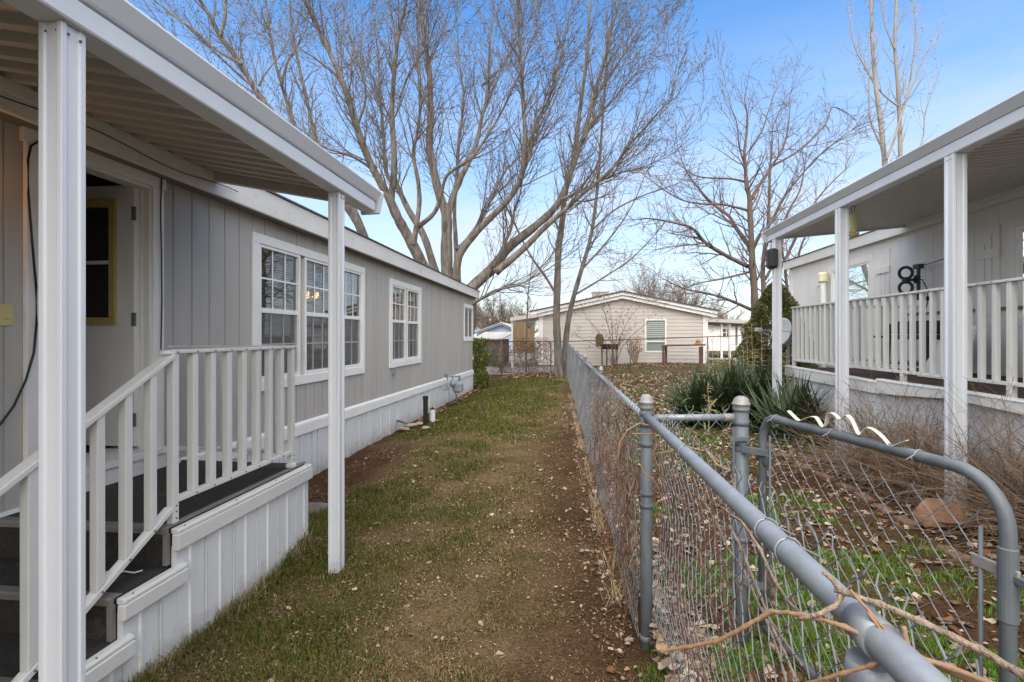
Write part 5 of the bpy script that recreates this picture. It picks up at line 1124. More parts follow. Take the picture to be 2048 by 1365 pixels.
# smoker, bench and shrub in front of the gable house
sm_ = thing('smoker_grill', (dpt(1219, 672, 25.6).x, 25.8, .12), 'rusty barrel smoker grill with its lid open in front of the cream gable house', 'grill')
c = dpt(1219, 692, 25.6); m_ = MB()
for k in range(10):
    t0, t1 = math.pi + k * math.pi / 10, math.pi + (k + 1) * math.pi / 10
    for R_ in (.26, .245): m_.quad((c.x - .42, c.y + R_ * math.cos(t0), c.z + .08 + R_ * math.sin(t0)), (c.x + .42, c.y + R_ * math.cos(t0), c.z + .08 + R_ * math.sin(t0)), (c.x + .40, c.y + R_ * math.cos(t1), c.z + .08 + R_ * math.sin(t1)), (c.x - .40, c.y + R_ * math.cos(t1), c.z + .08 + R_ * math.sin(t1)))
for sx in (-.41, .41): m_.prism([(c.y + .255 * math.cos(math.pi + k * math.pi / 8), c.z + .08 + .255 * math.sin(math.pi + k * math.pi / 8)) for k in range(9)], 'x', c.x + sx - .008, c.x + sx + .008)
m_.build('barrel', M_RUST, sm_)
m_ = MB(); m_.bar((c.x - .48, c.y - .34, c.z + .08), (c.x + .48, c.y - .34, c.z + .08), .16, .03); m_.build('shelf', M_RUST, sm_)
l = dpt(1200, 681, 25.7); m_ = MB(); m_.prism([(l.x - .20, l.z - .33), (l.x + .16, l.z - .30), (l.x + .20, l.z + .1), (l.x + .12, l.z + .30), (l.x - .12, l.z + .32), (l.x - .22, l.z + .18)], 'y', c.y + .02, c.y + .24); m_.build('lid', mat('olive_rusted_lid', (.13, .10, .05), .85, .3), sm_, bevel=.02)
for sx, sy in ((-.38, -.2), (-.12, .2), (.12, -.2), (.38, .2)): MB().tube([(c.x + sx, c.y + sy * .8, c.z - .12), (c.x + sx, c.y + sy, .05)], .035, 8).build('leg', M_RUST, sm_)
MB().tube([(c.x + .42, c.y, c.z + .02), (c.x + .5, c.y, c.z + .25), (c.x + .5, c.y, c.z + .4)], .04, 8).build('chimney', M_RUST, sm_)
wb = thing('work_bench', (dpt(1365, 672, 25.2).x, 25.3, .15), 'long narrow rusty metal bench under the window of the cream gable house', 'bench')
a, b = dpt(1313, 692, 25.2), dpt(1406, 690, 25.2)
MB().bar((a.x + .25, a.y, a.z), (b.x, a.y, b.z), .5, .07).build('top', M_RUST, wb)
for px, dy in ((1325, -.2), (1333, .2), (1396, -.2), (1403, .2)): q = dpt(px, 700, 25.2); MB().box(q.x - .05, q.x + .05, a.y + dy - .05, a.y + dy + .05, .05, a.z - .036).build('leg', M_RUST, wb)
MB().bar((a.x, a.y - .15, a.z + .02), (a.x + .6, a.y - .15, a.z + .03), .1, .015).build('plank', M_TINROOF, wb)
q = dpt(1394, 684, 25.2); MB().lathe([(.16, -.10), (.17, -.02), (.10, .02), (.12, .10), (.06, .16), (.02, .18)], (q.x, a.y, a.z + .14), 12).build('clay_pot', M_ORANGE, label='orange clay pot left on the right end of the rusty bench', cat='pot')
T = Tree(41, up=.05, wander=.2, bud=.5, budsize=.085, minr=.006)
b0_ = dpt(1228, 728, 25)
for dx, dz, sp_ in ((-1.3, 2.2, .3), (-.6, 2.9, 0), (-.15, 2.6, .3), (.3, 2.3, -.2), (.9, 2.4, .2), (1.5, 1.9, 0), (-1.7, 1.3, .2), (.6, 1.5, -.3)):
    S, rad = T.limb([b0_ + Vector((dx * .05, 0, -.1)), b0_ + Vector((dx * .25, sp_ * .5, dz * .4)), b0_ + Vector((dx * .6, sp_, dz * .75)), b0_ + Vector((dx, sp_, dz))], .022, .008, 5); T.clothe(S, rad, .24, (.4, 1.0), 1, .25, .25, spread=(.4, 1.0))
T.finish('shrub', b0_, 'open many stemmed shrub with sparse olive leaves beside the smoker grill', 'shrub', twm=M_TWIG2, bark=M_TWIG2, budm=M_SHRUBLEAF)
T = Tree(42, up=.02, wander=.3, bud=.9, budsize=.10, minr=.006); b0_ = dpt(1268, 726, 25.2)
for k in range(7): S, rad = T.limb([b0_ + Vector((.02 * k, 0, 0)), b0_ + Vector((.08 * (k - 3), .1, .5)), b0_ + Vector((.1 * (k - 3), .1, .95))], .04, .015, 5); T.clothe(S, rad, .15, (.1, .35), 1, .3, .15)
T.finish('shrub', b0_, 'small clipped dead shrub with curled leaves, right of the smoker grill', 'shrub', twm=M_DRY, bark=M_DRY, budm=M_ORANGE)

# ------------------------------------------------------------------ leafy plants
def leaf_cloud(n, fn, size, seed, aspect=.5):
    """n small leaf faces; fn(rand) gives a position and an outward direction"""
    rr = np.random.RandomState(seed); P = []; 
    V = np.zeros((n * 4, 3)); 
    pts, out = fn(rr, n)
    d = out + rr.normal(0, .55, (n, 3)); d /= np.linalg.norm(d, axis=1, keepdims=True)
    u = np.cross(d, rr.normal(0, 1, (n, 3))); u /= np.linalg.norm(u, axis=1, keepdims=True)
    L = size * rr.uniform(.6, 1.4, (n, 1)); w = L * aspect
    V[0::4] = pts; V[1::4] = pts + d * L * .5 + u * w * .5; V[2::4] = pts + d * L; V[3::4] = pts + d * L * .5 - u * w * .5
    return V, np.arange(n * 4).reshape(n, 4)
cz = at_y(1551, 672, 11.8); CXY = (cz.x, 11.8)
def con(rr, n):
    h = rr.rand(n) ** 1.2 * 2.62; th = rr.rand(n) * 6.283
    prof = np.interp(h, [0, .5, 1.0, 1.25, 1.4, 1.6, 1.8, 1.95, 2.2, 2.4, 2.55, 2.63], [.70, .80, .80, .77, .69, .63, .55, .48, .38, .26, .12, .02])
    prof = .88 * prof * (1 + .09 * np.sin(th * 5 + h * 4) + .08 * np.sin(h * 13 + th * 2) + .06 * np.sin(th * 11 - h * 7)); r = prof * (1 - .40 * rr.rand(n) ** 2.2)
    p = np.stack([CXY[0] + r * np.cos(th), CXY[1] + r * np.sin(th), .12 + h], 1); o = np.stack([np.cos(th), np.sin(th), np.full(n, .7)], 1); return p, o
cf = thing('dwarf_conifer', (*CXY, .15), 'dense cone shaped dwarf conifer behind the end post of the right patio cover', 'conifer')
V, F = leaf_cloud(42000, con, .062, 5, .36); o = arr_mesh('foliage', V, F, M_CONIFER); link(o, cf)
MB().tube([(*CXY, -.1), (*CXY, 1.2), (*CXY, 2.6)], [.08, .05, .02], 8).build('trunk', M_BARK2, cf)
def hed(rr, n):
    p = np.stack([rr.uniform(-3.22, -2.78, n), rr.uniform(16.05, 16.9, n), rr.uniform(-.1, 1.5, n)], 1)
    p[:, 0] += .07 * np.sin(p[:, 2] * 9) - .12 * (p[:, 2] > 1.1) * rr.rand(n); o = np.stack([np.sign(p[:, 0] + 3) * .8, -np.ones(n) * .5, np.ones(n) * .4], 1); return p, o
hd = thing('hedge_shrub', (-3.0, 16.5, 0), 'narrow yellow green leafy shrub at the far corner of the grey home', 'shrub')
V, F = leaf_cloud(3000, hed, .075, 6, .62); o = arr_mesh('foliage', V, F, M_HEDGE); link(o, hd)
MB().tube([(-3.0, 16.4, -.1), (-3.0, 16.45, 1.2)], [.03, .012], 6).build('stem', M_BARK2, hd)
def yucca(c, n, L, label, seed):
    rr = random.Random(seed); t = thing('yucca', c, label, 'yucca', 'yucca clumps beside the right deck'); g_ = MB(); p_ = MB()
    for i in range(n):
        th = rr.uniform(0, 6.283); r0 = rr.uniform(0, .42); el = rr.uniform(.45, 1.5) if rr.random() < .85 else rr.uniform(-.1, .3); l = L * rr.uniform(.6, 1.1); w = rr.uniform(.015, .025)
        b = Vector((c[0] + r0 * math.cos(th * 1.7), c[1] + r0 * math.sin(th * 1.7), c[2] + rr.uniform(0, .1))); side = Vector((-math.sin(th), math.cos(th), 0)); m_ = p_ if rr.random() < .10 else g_
        pts = []; e = el
        p = b.copy(); droop = rr.uniform(.0, .10) if m_ is g_ else rr.uniform(.25, .55)
        for k in range(6): pts.append(p.copy()); p = p + Vector((math.cos(th) * math.cos(e), math.sin(th) * math.cos(e), math.sin(e))) * l / 5; e -= droop
        ws = [w * .7, w, w, w * .8, w * .5, .001]
        for k in range(5):
            up = Vector((0, 0, -.006)); m0, m1 = pts[k] + up, pts[k + 1] + up * (1 if k < 4 else 0)
            m_.quad(pts[k] - side * ws[k], m0, m1, pts[k + 1] - side * ws[k + 1]); m_.quad(m0, pts[k] + side * ws[k], pts[k + 1] + side * ws[k + 1], m1)
    g_.build('leaves', M_YUCCA, t); p_.build('bent_leaves', M_YUCCAP, t); return t
for (px, py, n, L, lab, sd) in ((1402, 848, 300, 1.05, 'leftmost clump of dark sword leaved yucca, nearest the fence', 1), (1462, 848, 420, 1.18, 'dense dark yucca clump directly behind the domed gate post', 2), (1530, 852, 400, 1.18, 'dark yucca clump between the gate post and the end patio post', 3), (1602, 884, 330, 1.0, 'dark yucca clump at the foot of the deck skirting', 4), (1496, 812, 380, 1.18, 'yucca clump at the back of the bed, below the dry stalks', 5)):
    q = at_z(px, py, .05); yucca((q.x, q.y, .04), n, L, lab, sd)
rr = random.Random(77)
for i, (px, y0, y1, D) in enumerate(((1424, 790, 655, 9.6), (1436, 790, 668, 9.9), (1459, 785, 645, 10.2), (1486, 775, 690, 9.8), (1503, 775, 648, 9.9), (1522, 770, 640, 9.7), (1508, 770, 700, 9.4), (1494, 770, 680, 10.3), (1562, 800, 662, 8.3), (1572, 795, 700, 8.35), (1417, 800, 690, 9.2), (1415, 845, 765, 8.0))):
    a, b = dpt(px + rr.uniform(-3, 3), y0, D), dpt(px, y1, D); a.z = .05; m_ = MB(); m_.tube([a, a.lerp(b, .5) + Vector((.015, 0, 0)), b], [.0075, .006, .0025], 5)
    for k in range(26):
        t = rr.uniform(.30, .98); p = a.lerp(b, t); th = rr.uniform(0, 6.283); l = rr.uniform(.10, .26) * (1.25 - t); d = Vector((math.cos(th), math.sin(th), rr.uniform(-.1, .6))).normalized()
        q = p + d * l; e = q + Vector((d.x, d.y, d.z - .6)) * l * .5; m_.tube([p, q, e], [.0032, .0026, .0015], 3)
        for j in range(2): f_ = p.lerp(q, rr.uniform(.4, 1)); m_.tube([f_, f_ + Vector((rr.uniform(-1, 1), rr.uniform(-1, 1), rr.uniform(-.6, .6))) * .06], [.0022, .0014], 3)
    m_.build('dry_stalk', M_STRAW, label='tall dry straw coloured flower stalk with curling side twigs above the yuccas', cat='stalk', group='dry flower stalks above the yuccas')
def brush(name, loc, n, spread, H, label, seed, leaf=.02):
    rr = random.Random(seed); t = thing(name, loc, label, 'shrub'); m_ = MB(); bd = MB()
    for i in range(n):
        p = Vector((loc[0] + rr.gauss(0, spread[0] * .5), loc[1] + rr.gauss(0, spread[1] * .5), gz(loc[0], loc[1]) - .02)); p.x = min(p.x, 3.53)
        if 3.3 < p.y < 4.9: p.x = rr.uniform(3.42, 3.52)
        d = Vector((rr.gauss(-.12, .32), rr.gauss(0, .55), rr.uniform(.4, 1.5))).normalized(); l = H * rr.uniform(.4, 1.15); k_ = rr.randint(6, 10); pts = [p.copy()]; bend = Vector((rr.gauss(0, .16), rr.gauss(0, .2), rr.uniform(-.18, .06)))
        for k in range(k_):
            d = (d + bend + Vector((rr.gauss(0, .12), rr.gauss(0, .12), rr.gauss(0, .12)))).normalized(); p = p + d * l / k_
            p.x = min(p.x, 3.54); p.z = max(p.z, .07); pts.append(p.copy())
            if rr.random() < .25: e = (d + Vector((rr.gauss(0, .8), rr.gauss(0, .8), rr.gauss(0, .5)))).normalized(); ex = p + e * rr.uniform(.05, .22); ex.x = min(ex.x, 3.54); ex.z = max(ex.z, .06); m_.tube([p, p.lerp(ex, .5) + Vector((0, 0, .01)), ex], [.0018, .0014, .001], 3)
            if rr.random() < leaf: a = Vector((rr.gauss(0, 1), rr.gauss(0, 1), rr.gauss(0, 1))).normalized(); b, _ = ortho(a); bd.quad(p, p + a * .012 + b * .006, p + a * .024, p + a * .012 - b * .006)
        r = rr.uniform(.0014, .0030) if rr.random() < .8 else rr.uniform(.004, .007); m_.tube(pts, [r * (1 - .6 * k / k_) for k in range(k_ + 1)], 3)
    m_.build('stems', M_DRY, t); bd.build('young_leaves', M_HEDGE, t); return t
brush('dry_shrub', (3.32, 5.55, .05), 950, (.26, .9), 1.25, 'dry brown tangled shrub against the deck skirting left of the nearest thick post', 3)
brush('dry_shrub', (3.34, 3.9, .05), 1050, (.26, .9), 1.25, 'dry brown tangled shrub against the deck skirting right of the nearest thick post', 4)

# ------------------------------------------------------------------ small things by the grey home
gm = thing('gas_meter', (-2.85, 12.6, 0), 'grey gas meter with regulator and pipes in front of the white skirting', 'gas meter')
def gp3(px, py, X=-2.86): return at_x(px, py, X)
c = gp3(918, 774); m_ = MB(); m_.box(c.x - .09, c.x + .09, c.y - .14, c.y + .14, c.z - .12, c.z + .10); m_.lathe([(.10, -.10), (.125, -.06), (.125, .04), (.10, .08)], (c.x - .02, c.y, c.z - .03), 14, 'x'); m_.build('body', M_METER, gm, bevel=.03)
m_ = MB(); m_.lathe([(.02, -.07), (.085, -.05), (.095, 0), (.085, .03), (.03, .06)], gp3(906, 768), 14, 'x'); m_.build('regulator', M_GALV, gm, smooth=True)
m_ = MB(); m_.tube([gp3(913, 808), gp3(913, 790), gp3(906, 780), gp3(906, 754)], .021, 8); m_.tube([gp3(919, 762), gp3(919, 753), gp3(906, 753)], .024, 8); m_.tube([gp3(906, 754), gp3(896, 754), gp3(893, 749), gp3(889, 748), gp3(890, 752), gp3(895, 757), gp3(894, 766), gp3(893, 778)], .014, 8); m_.tube([gp3(886, 779), gp3(897, 778)], .02, 8); m_.build('pipes', M_METER, gm, smooth=True)
q = at_z(851, 846, -.04); vp = thing('vent_pipe', q, 'black upright pipe stub standing in the grass by the skirting', 'pipe')
MB().tube([q - Vector((0, 0, .1)), q + Vector((0, 0, .50))], .045, 16).build('tube', M_BLACK, vp); m_ = MB(); m_.lathe([(.052, .44), (.054, .50), (.038, .505), (.036, .45)], (q.x, q.y, q.z), 16); m_.build('collar', M_BLACK, vp)
q = at_z(865, 839, -.03); co = thing('cleanout_pipe', q, 'short white pipe stub with black cap right of the black one', 'pipe')
MB().tube([q - Vector((0, 0, .1)), q + Vector((0, 0, .19))], .055, 16).build('tube', M_PVC, co); m_ = MB(); m_.lathe([(.05, .191), (.052, .21), (.02, .215), (.018, .235)], (q.x, q.y, q.z), 14); m_.build('cap', M_BLACK, co)
MB().tube([at_x(795, 842, WX + .02), at_x(806, 845, -2.95), at_x(814, 848, -2.86)], .018, 8).build('drain_pipe', M_GALVD, label='thin grey drain pipe poking out of the skirting near the ground', cat='pipe', smooth=True)
def rock(c, sx, sy, sz, seed, m, label, name='stone', rot=0.0, group=None):
    rr = random.Random(seed); bm_ = MB(); n, k = 10, 14; ax = [(Vector((rr.gauss(0, 1), rr.gauss(0, 1), rr.gauss(.1, 1))).normalized(), rr.uniform(.62, .98)) for _ in range(13)]
    for i in range(n + 1):
        for j in range(k):
            ph = math.pi * i / n; th = 2 * math.pi * j / k; d = Vector((math.sin(ph) * math.cos(th), math.sin(ph) * math.sin(th), math.cos(ph))); r = 1.0
            for a, h in ax:
                dd = d.dot(a)
                if dd > .05: r = min(r, h / dd)
            v = d * r; x, y = v.x * sx, v.y * sy; bm_.v.append((c[0] + x * math.cos(rot) - y * math.sin(rot), c[1] + x * math.sin(rot) + y * math.cos(rot), c[2] + v.z * sz))
    for i in range(n):
        for j in range(k): bm_.f.append((i * k + j, i * k + (j + 1) % k, (i + 1) * k + (j + 1) % k, (i + 1) * k + j))
    return bm_.build(name, m, label=label, cat='stone', group=group, bevel=.004)
q = at_z(1893, 1062, .05); rock((q.x + .05, q.y + .12, .13), .25, .18, .18, 8, M_STONE, 'large red brown boulder at the foot of the nearest right patio post', 'boulder', .5)
q = at_z(1960, 925, .1); rock((q.x, q.y + .1, .12), .20, .16, .12, 9, M_STONE2, 'pale tan rock half hidden in the dry shrub right of the nearest thick post', 'boulder', .2)
for i, (px, py, s_, lab) in enumerate(((809, 858, .11, 'flat buff stone nearest the viewer beside the skirting'), (822, 852, .13, 'buff stone lying left of the black pipe stub'), (838, 848, .10, 'flat stone touching the foot of the black pipe stub'), (852, 856, .08, 'small stone in the grass just before the black pipe stub'), (875, 842, .06, 'small reddish stone right of the white pipe stub'), (707, 1137, .07, 'reddish flat stone in the grass by the middle patio post'))):
    q = at_z(px, py, -.05); rock((q.x, q.y, -.045), s_, s_ * .8, s_ * .35, 20 + i, M_STONE2 if i < 4 else M_STONE, lab, rot=i)
for i, (px, py) in enumerate(((1540, 893), (1572, 913), (1606, 934), (1650, 955), (1690, 974), (1728, 997), (1768, 1020), (1810, 1046), (1905, 1108))):
    q = at_z(px, py, .05); nx = at_z(px + 36, py + 20, .05); d = (nx - q).normalized(); a = math.atan2(d.y, d.x) + .15 * math.sin(i * 7)
    m_ = MB().obox((q.x, q.y, .045 + .006 * math.sin(i * 3)), (.105 * math.cos(a), .105 * math.sin(a), .006 * math.sin(i * 2)), (-.05 * math.sin(a), .05 * math.cos(a), 0), (0, 0, .03))
    m_.build('brick', M_BRICK, bevel=.008, label='worn red brick sunk flush in the curved garden edging beyond the gate', cat='brick', group='bricks of the garden edging')
for i, (y, z, lab) in enumerate(((4.05, -.028, 'grey paving slab by the far end of the porch, the nearer of two'), (4.52, -.055, 'grey paving slab by the far end of the porch, the farther of two'))):
    MB().box(-2.75, -2.12, y - .21, y + .21, z - .06, z + .035).build('paving_slab', mat('dirty_paving_slab', (.165, .14, .12), .95, .25, 8, .5, 40), bevel=.008, label=lab, cat='paving slab')

# ------------------------------------------------------------------ things on and around the right deck
q = at_y(1706, 450, 6.95); fd = thing('feeder', q, 'pale yellow plastic bird feeder hanging under the right patio roof', 'bird feeder')
MB().lathe([(.045, -.10), (.052, -.09), (.052, .13), (.045, .145), (.01, .15)], q, 16).build('bottle', mat('pale_yellow_plastic', (.62, .60, .30), .4), fd, smooth=False)
m_ = MB(); m_.lathe([(.02, -.165), (.045, -.155), (.062, -.135), (.062, -.125), (.035, -.11), (.035, -.10)], q, 16)
for k in range(4): m_.lathe([(.010, -.12), (.016, -.11), (.008, -.095)], q + Vector((.062 * math.cos(k * 1.57), .062 * math.sin(k * 1.57), 0)), 8)
m_.build('base', M_YELLOW, fd)
MB().tube([q + Vector((-.02, 0, .14)), q + Vector((-.02, 0, .235))], .003, 5).tube([q + Vector((.02, 0, .14)), q + Vector((.02, 0, .235))], .003, 5).tube([q + Vector((-.04, 0, .235)), q + Vector((.04, 0, .235))], .004, 5).build('hanger', M_BLACK, fd)
q = at_y(1544, 518, 8.78); spk = thing('speaker', q, 'black rounded outdoor speaker fixed to the left face of the end patio post', 'speaker')
m_ = MB(); m_.box(q.x - .075, q.x + .075, q.y - .10, q.y + .10, q.z - .165, q.z + .165); m_.build('case', M_BLACK, spk, bevel=.05)
m_ = MB(); m_.box(q.x - .055, q.x + .055, q.y - .108, q.y - .1005, q.z - .13, q.z + .13)
for k in range(9): m_.box(q.x - .05, q.x + .05, q.y - .112, q.y - .1085, q.z - .12 + k * .029, q.z - .105 + k * .029)
m_.build('grille', mat('dark_grey_grille', (.05, .05, .052), .6), spk)
MB().bar((q.x + .05, q.y, q.z), (3.25, 8.78, q.z), .05, .06).build('bracket', M_BLACK, spk)
q = at_y(1566, 664, 9.7); sd = thing('satellite_dish', q, 'light grey satellite dish with feed arm partly behind the end patio post', 'satellite dish')
nd = Vector((-.93, -.34, .2)).normalized(); a_, b_ = ortho(nd); m_ = MB(); base_i = 0
ringsv = []
for i in range(7):
    r = .23 * i / 6
    for k in range(24): t = k * 2 * math.pi / 24; v = q + a_ * (r * math.cos(t)) + b_ * (r * 1.08 * math.sin(t)) + nd * (r * r * .75); m_.v.append(tuple(v))
for i in range(7):
    r = .23 * i / 6
    for k in range(24): t = k * 2 * math.pi / 24; v = q + a_ * (r * math.cos(t)) + b_ * (r * 1.08 * math.sin(t)) + nd * (r * r * .75 - .008); m_.v.append(tuple(v))
for L_ in (0, 168):
    for i in range(6):
        for k in range(24): m_.f.append((L_ + i * 24 + k, L_ + i * 24 + (k + 1) % 24, L_ + (i + 1) * 24 + (k + 1) % 24, L_ + (i + 1) * 24 + k))
for k in range(24): m_.f.append((144 + k, 144 + (k + 1) % 24, 168 + 144 + (k + 1) % 24, 168 + 144 + k))
m_.build('reflector', mat('light_grey_dish', (.55, .56, .58), .5), sd, smooth=True)
ln = at_y(1517, 660, 9.45); MB().bar(q - Vector((0, 0, .2)) + nd * .03, ln, .02, .03).tube([q + a_ * .2, ln], .006, 5).tube([q - a_ * .2, ln], .006, 5).build('feed_arm', M_GALV, sd)
MB().obox(ln, (.05, .02, 0), (-.015, .035, 0), (0, 0, .035)).build('feed_head', M_CONC, sd, bevel=.01)
MB().tube([q - nd * .03, q - nd * .12 - Vector((0, 0, .06)), (q.x - nd.x * .12, q.y - nd.y * .12, 0)], .022, 8).build('mast', M_GALV, sd)
q = at_x(1646, 556, 5.38); pp = thing('pvc_pipe', (q.x, q.y, .1), 'white upright plastic pipe with a yellowed cap against the white house', 'pipe')
MB().tube([(q.x, q.y, .1), (q.x, q.y, q.z)], .055, 12).build('tube', M_PVC, pp); m_ = MB(); m_.lathe([(.075, -.10), (.095, -.08), (.10, .08), (.085, .11), (.03, .12)], q, 14); m_.build('cap', mat('creamy_cap', (.66, .61, .42), .6, .15), pp)
q = at_x(1819, 562, 5.25); an = thing('antenna', q, 'black TV antenna of two stacked rings with a wire grid behind, on the white wall', 'antenna')
f = (Vector((-.35, -1, 0))).normalized(); s_ = Vector((f.y, -f.x, 0)); u_ = Vector((0, 0, 1))
for dz in (.115, -.115):
    m_ = MB(); cc = q + Vector((-.09, -.06, dz - .0)); n_ = 28
    for k in range(n_):
        t0, t1 = 2 * math.pi * k / n_, 2 * math.pi * (k + 1) / n_
        P = []
        for t in (t0, t1):
            for r in (.068, .112):
                for w_ in (-.010, .010): P.append(cc + s_ * (r * .92 * math.cos(t)) + u_ * (r * math.sin(t)) + f * w_)
        a, b, c, d, e, f2, g2, h2 = P
        m_.quad(a, b, f2, e); m_.quad(c, g2, h2, d); m_.quad(a, e, g2, c); m_.quad(b, d, h2, f2)
    m_.build('ring', M_BLACK, an)
m_ = MB(); hub = q + Vector((-.09, -.06, 0)); m_.lathe([(.03, -.05), (.05, -.03), (.05, .03), (.03, .05)], hub, 12); m_.lathe([(.03, -.06), (.045, 0), (.03, .06)], q + Vector((.10, 0, .02)), 12)
m_.tube([hub, q + Vector((.13, .0, .02))], .022, 8); m_.tube([q + Vector((.13, 0, .20)), q + Vector((.13, 0, -.30))], .024, 8); m_.obox(q + Vector((.13, 0, .22)), (.04, 0, 0), (0, .07, 0), (0, 0, .035)); m_.bar(q + Vector((.13, -.04, .22)), q + Vector((.10, -.62, .25)), .012, .012)
m_.bar(q + Vector((.13, 0, -.28)), q + Vector((.30, 0, -.28)), .03, .06)
m_.tube([q + Vector((.13, .02, .05)), q + Vector((.11, -.12, 0)), q + Vector((.13, -.2, -.15)), q + Vector((.16, -.16, -.35)), q + Vector((.2, -.05, -.45))], .008, 5)
m_.build('boom_and_mast', M_BLACK, an)
m_ = MB(); 
for k in range(6): y = -.16 + k * .055; m_.tube([q + Vector((.10, y - .05, -.22)), q + Vector((.10, y - .05, .27))], .0025, 3)
for k in range(10): z = -.2 + k * .05; m_.tube([q + Vector((.10, -.22, z)), q + Vector((.10, .07, z))], .0025, 3)
m_.build('reflector_grid', M_GALVD, an)
c = Vector((4.75, 7.55, 1.08)); gr = thing('gas_grill', c, 'dark barbecue grill with a side shelf standing on the right deck behind the railing', 'grill')
m_ = MB(); m_.prism([(c.y - .42, 1.62), (c.y + .42, 1.62), (c.y + .42, 1.74), (c.y + .30, 1.80), (c.y - .30, 1.80), (c.y - .42, 1.74)], 'x', c.x - .25, c.x + .25); m_.build('hood', M_BLACK, gr, bevel=.02)
MB().box(c.x - .27, c.x + .27, c.y - .45, c.y + .45, 1.55, 1.615).build('fire_box', M_BLACK, gr, bevel=.01)
MB().box(c.x - .22, c.x + .22, c.y + .47, c.y + .92, 1.57, 1.60).build('side_shelf', M_BLACK, gr, bevel=.005)
for sx in (-.23, .23):
    for sy in (-.4, .4): MB().bar((c.x + sx, c.y + sy, 1.548), (c.x + sx, c.y + sy * 1.1, 1.09), .035, .035).build('leg', M_BLACK, gr)
MB().box(c.x - .22, c.x + .22, c.y - .4, c.y + .4, 1.20, 1.225).build('lower_shelf', M_RUST, gr)
cv = MB(); cv.hexa([(4.3, 6.35, 1.09), (4.34, 6.35, 1.09), (4.34, 7.0, 1.09), (4.3, 7.0, 1.09), (4.62, 6.5, 1.72), (4.66, 6.5, 1.72), (4.66, 6.9, 1.72), (4.62, 6.9, 1.72)]); cv.build('leaning_board', M_WHITE, bevel=.004, label='white board leaning beside the dark grill on the right deck', cat='board')
for i, (y, lab) in enumerate(((6.0, 'potted plant with upright blade leaves by the white wall, beside the leaning board'), (5.35, 'potted plant with upright blade leaves nearest the dark window'))):
    t = thing('potted_plant', (5.1, y, 1.08), lab, 'plant'); MB().lathe([(.09, 0), (.12, .18), (.13, .20), (.11, .205)], (5.1, y, 1.08), 14).build('pot', M_RUST, t)
    m_ = MB(); rr = random.Random(50 + i)
    for k in range(16):
        th = rr.uniform(0, 6.28); l = rr.uniform(.25, .5); b = Vector((5.1 + .05 * math.cos(th), y + .05 * math.sin(th), 1.27)); e = b + Vector((.12 * math.cos(th), .12 * math.sin(th), l)); sd_ = Vector((-math.sin(th), math.cos(th), 0)) * .016; mm = b.lerp(e, .5)
        m_.quad(b - sd_ * .6, b + sd_ * .6, mm + sd_, mm - sd_); m_.tri(mm - sd_, mm + sd_, e)
    m_.build('leaves', M_YUCCA, t)
vt = thing('vine_tangle', (-2.2, 21.4, .7), 'brown leafless vine tangle covering the left end of the far fence', 'vine'); m_ = MB(); rr = random.Random(91)
for i in range(520):
    x = rr.uniform(-3.5, -.95); p = Vector((x, rfy(x) + rr.uniform(-.12, .1), rr.uniform(0, 1.2))); d = Vector((rr.gauss(0, .8), rr.gauss(0, .2), rr.gauss(.3, .8))).normalized(); pts = [p.copy()]
    for k in range(6): d = (d + Vector((rr.gauss(0, .4), rr.gauss(0, .1), rr.gauss(0, .4)))).normalized(); p = p + d * .11; p.z = min(max(p.z, .02), 1.5); pts.append(p.copy())
    m_.tube(pts, .006, 3)
m_.build('stems', M_DRY, vt)
def vl(rr, n): x = rr.uniform(-2.4, -.9, n); p = np.stack([x, np.interp(x, [-3.6, -.2], [21.65, 21.45]) + rr.uniform(-.15, .1, n), rr.normal(1.28, .10, n)], 1); return p, rr.normal(0, 1, (n, 3))
V, F = leaf_cloud(260, vl, .075, 9, .6); o = arr_mesh('dead_leaves', V, F, mat('dead_red_brown_leaf', (.22, .10, .055), .8, .35, 7)); link(o, vt)

# ------------------------------------------------------------------ grass, leaf litter, chaff
rn = np.random.RandomState(3)
N = 700000
D = np.exp(rn.uniform(math.log(1.55), math.log(21), N)); lat = rn.uniform(-1.06, 1.06, N) * D
X = lat * _c - D * _s; Y = lat * _s + D * _c
X = np.concatenate([X, .4 + 2.9 * rn.rand(260000)]); Y = np.concatenate([Y, .7 + 4.6 * rn.rand(260000) ** 1.3]); D = -X * _s + Y * _c     # the lush patch by the gate
ok = (X > -3.10) & (X < 4.2) & (Y > .4) & ~((X < -2.03) & (Y < 3.82)) & ~((X > 3.56) & (Y < 9)) & (Y < 21.3)
X, Y, D = X[ok], Y[ok], np.maximum(D[ok], .6); gr_, so_, _gv = cover(X, Y); left = X < .3
clump = fbm(X * 6, Y * 6, 3)
dens = np.where(left, np.clip(.25 + .9 * gr_ - .45 * so_, .06, 1) * np.clip(.4 + 1.6 * (clump - .3), .1, 1.3), np.clip(1.6 * gr_ - .22, .0, 1) * np.clip(3.0 * (clump - .36), 0, 1.5))
k = rn.rand(len(X)) < dens; X, Y, D, gr_, so_, left = X[k], Y[k], D[k], gr_[k], so_[k], left[k]
n = len(X); isg = rn.rand(n) < np.where(left, np.clip(gr_ * 1.15 - .12, .05, .9), .92)
hgt = np.where(left, rn.uniform(.012, .036, n) + .020 * gr_, rn.uniform(.018, .058, n)); hgt = np.where(isg, hgt, hgt * 1.1)
edge = (X < -1.95) & (Y < 3.9) & (Y > 1.9); hgt = np.where(edge, hgt * 2.0, hgt)
lean = np.where(isg, rn.uniform(.1, .9, n), rn.uniform(.7, 1.5, n)); th = rn.uniform(0, 6.283, n)
wd = np.where(isg, rn.uniform(.0012, .0023, n), rn.uniform(.0010, .0018, n)) * np.maximum(1, D / 3.0)
Zg = g(X, Y) - .004; dx, dy = np.cos(th), np.sin(th)
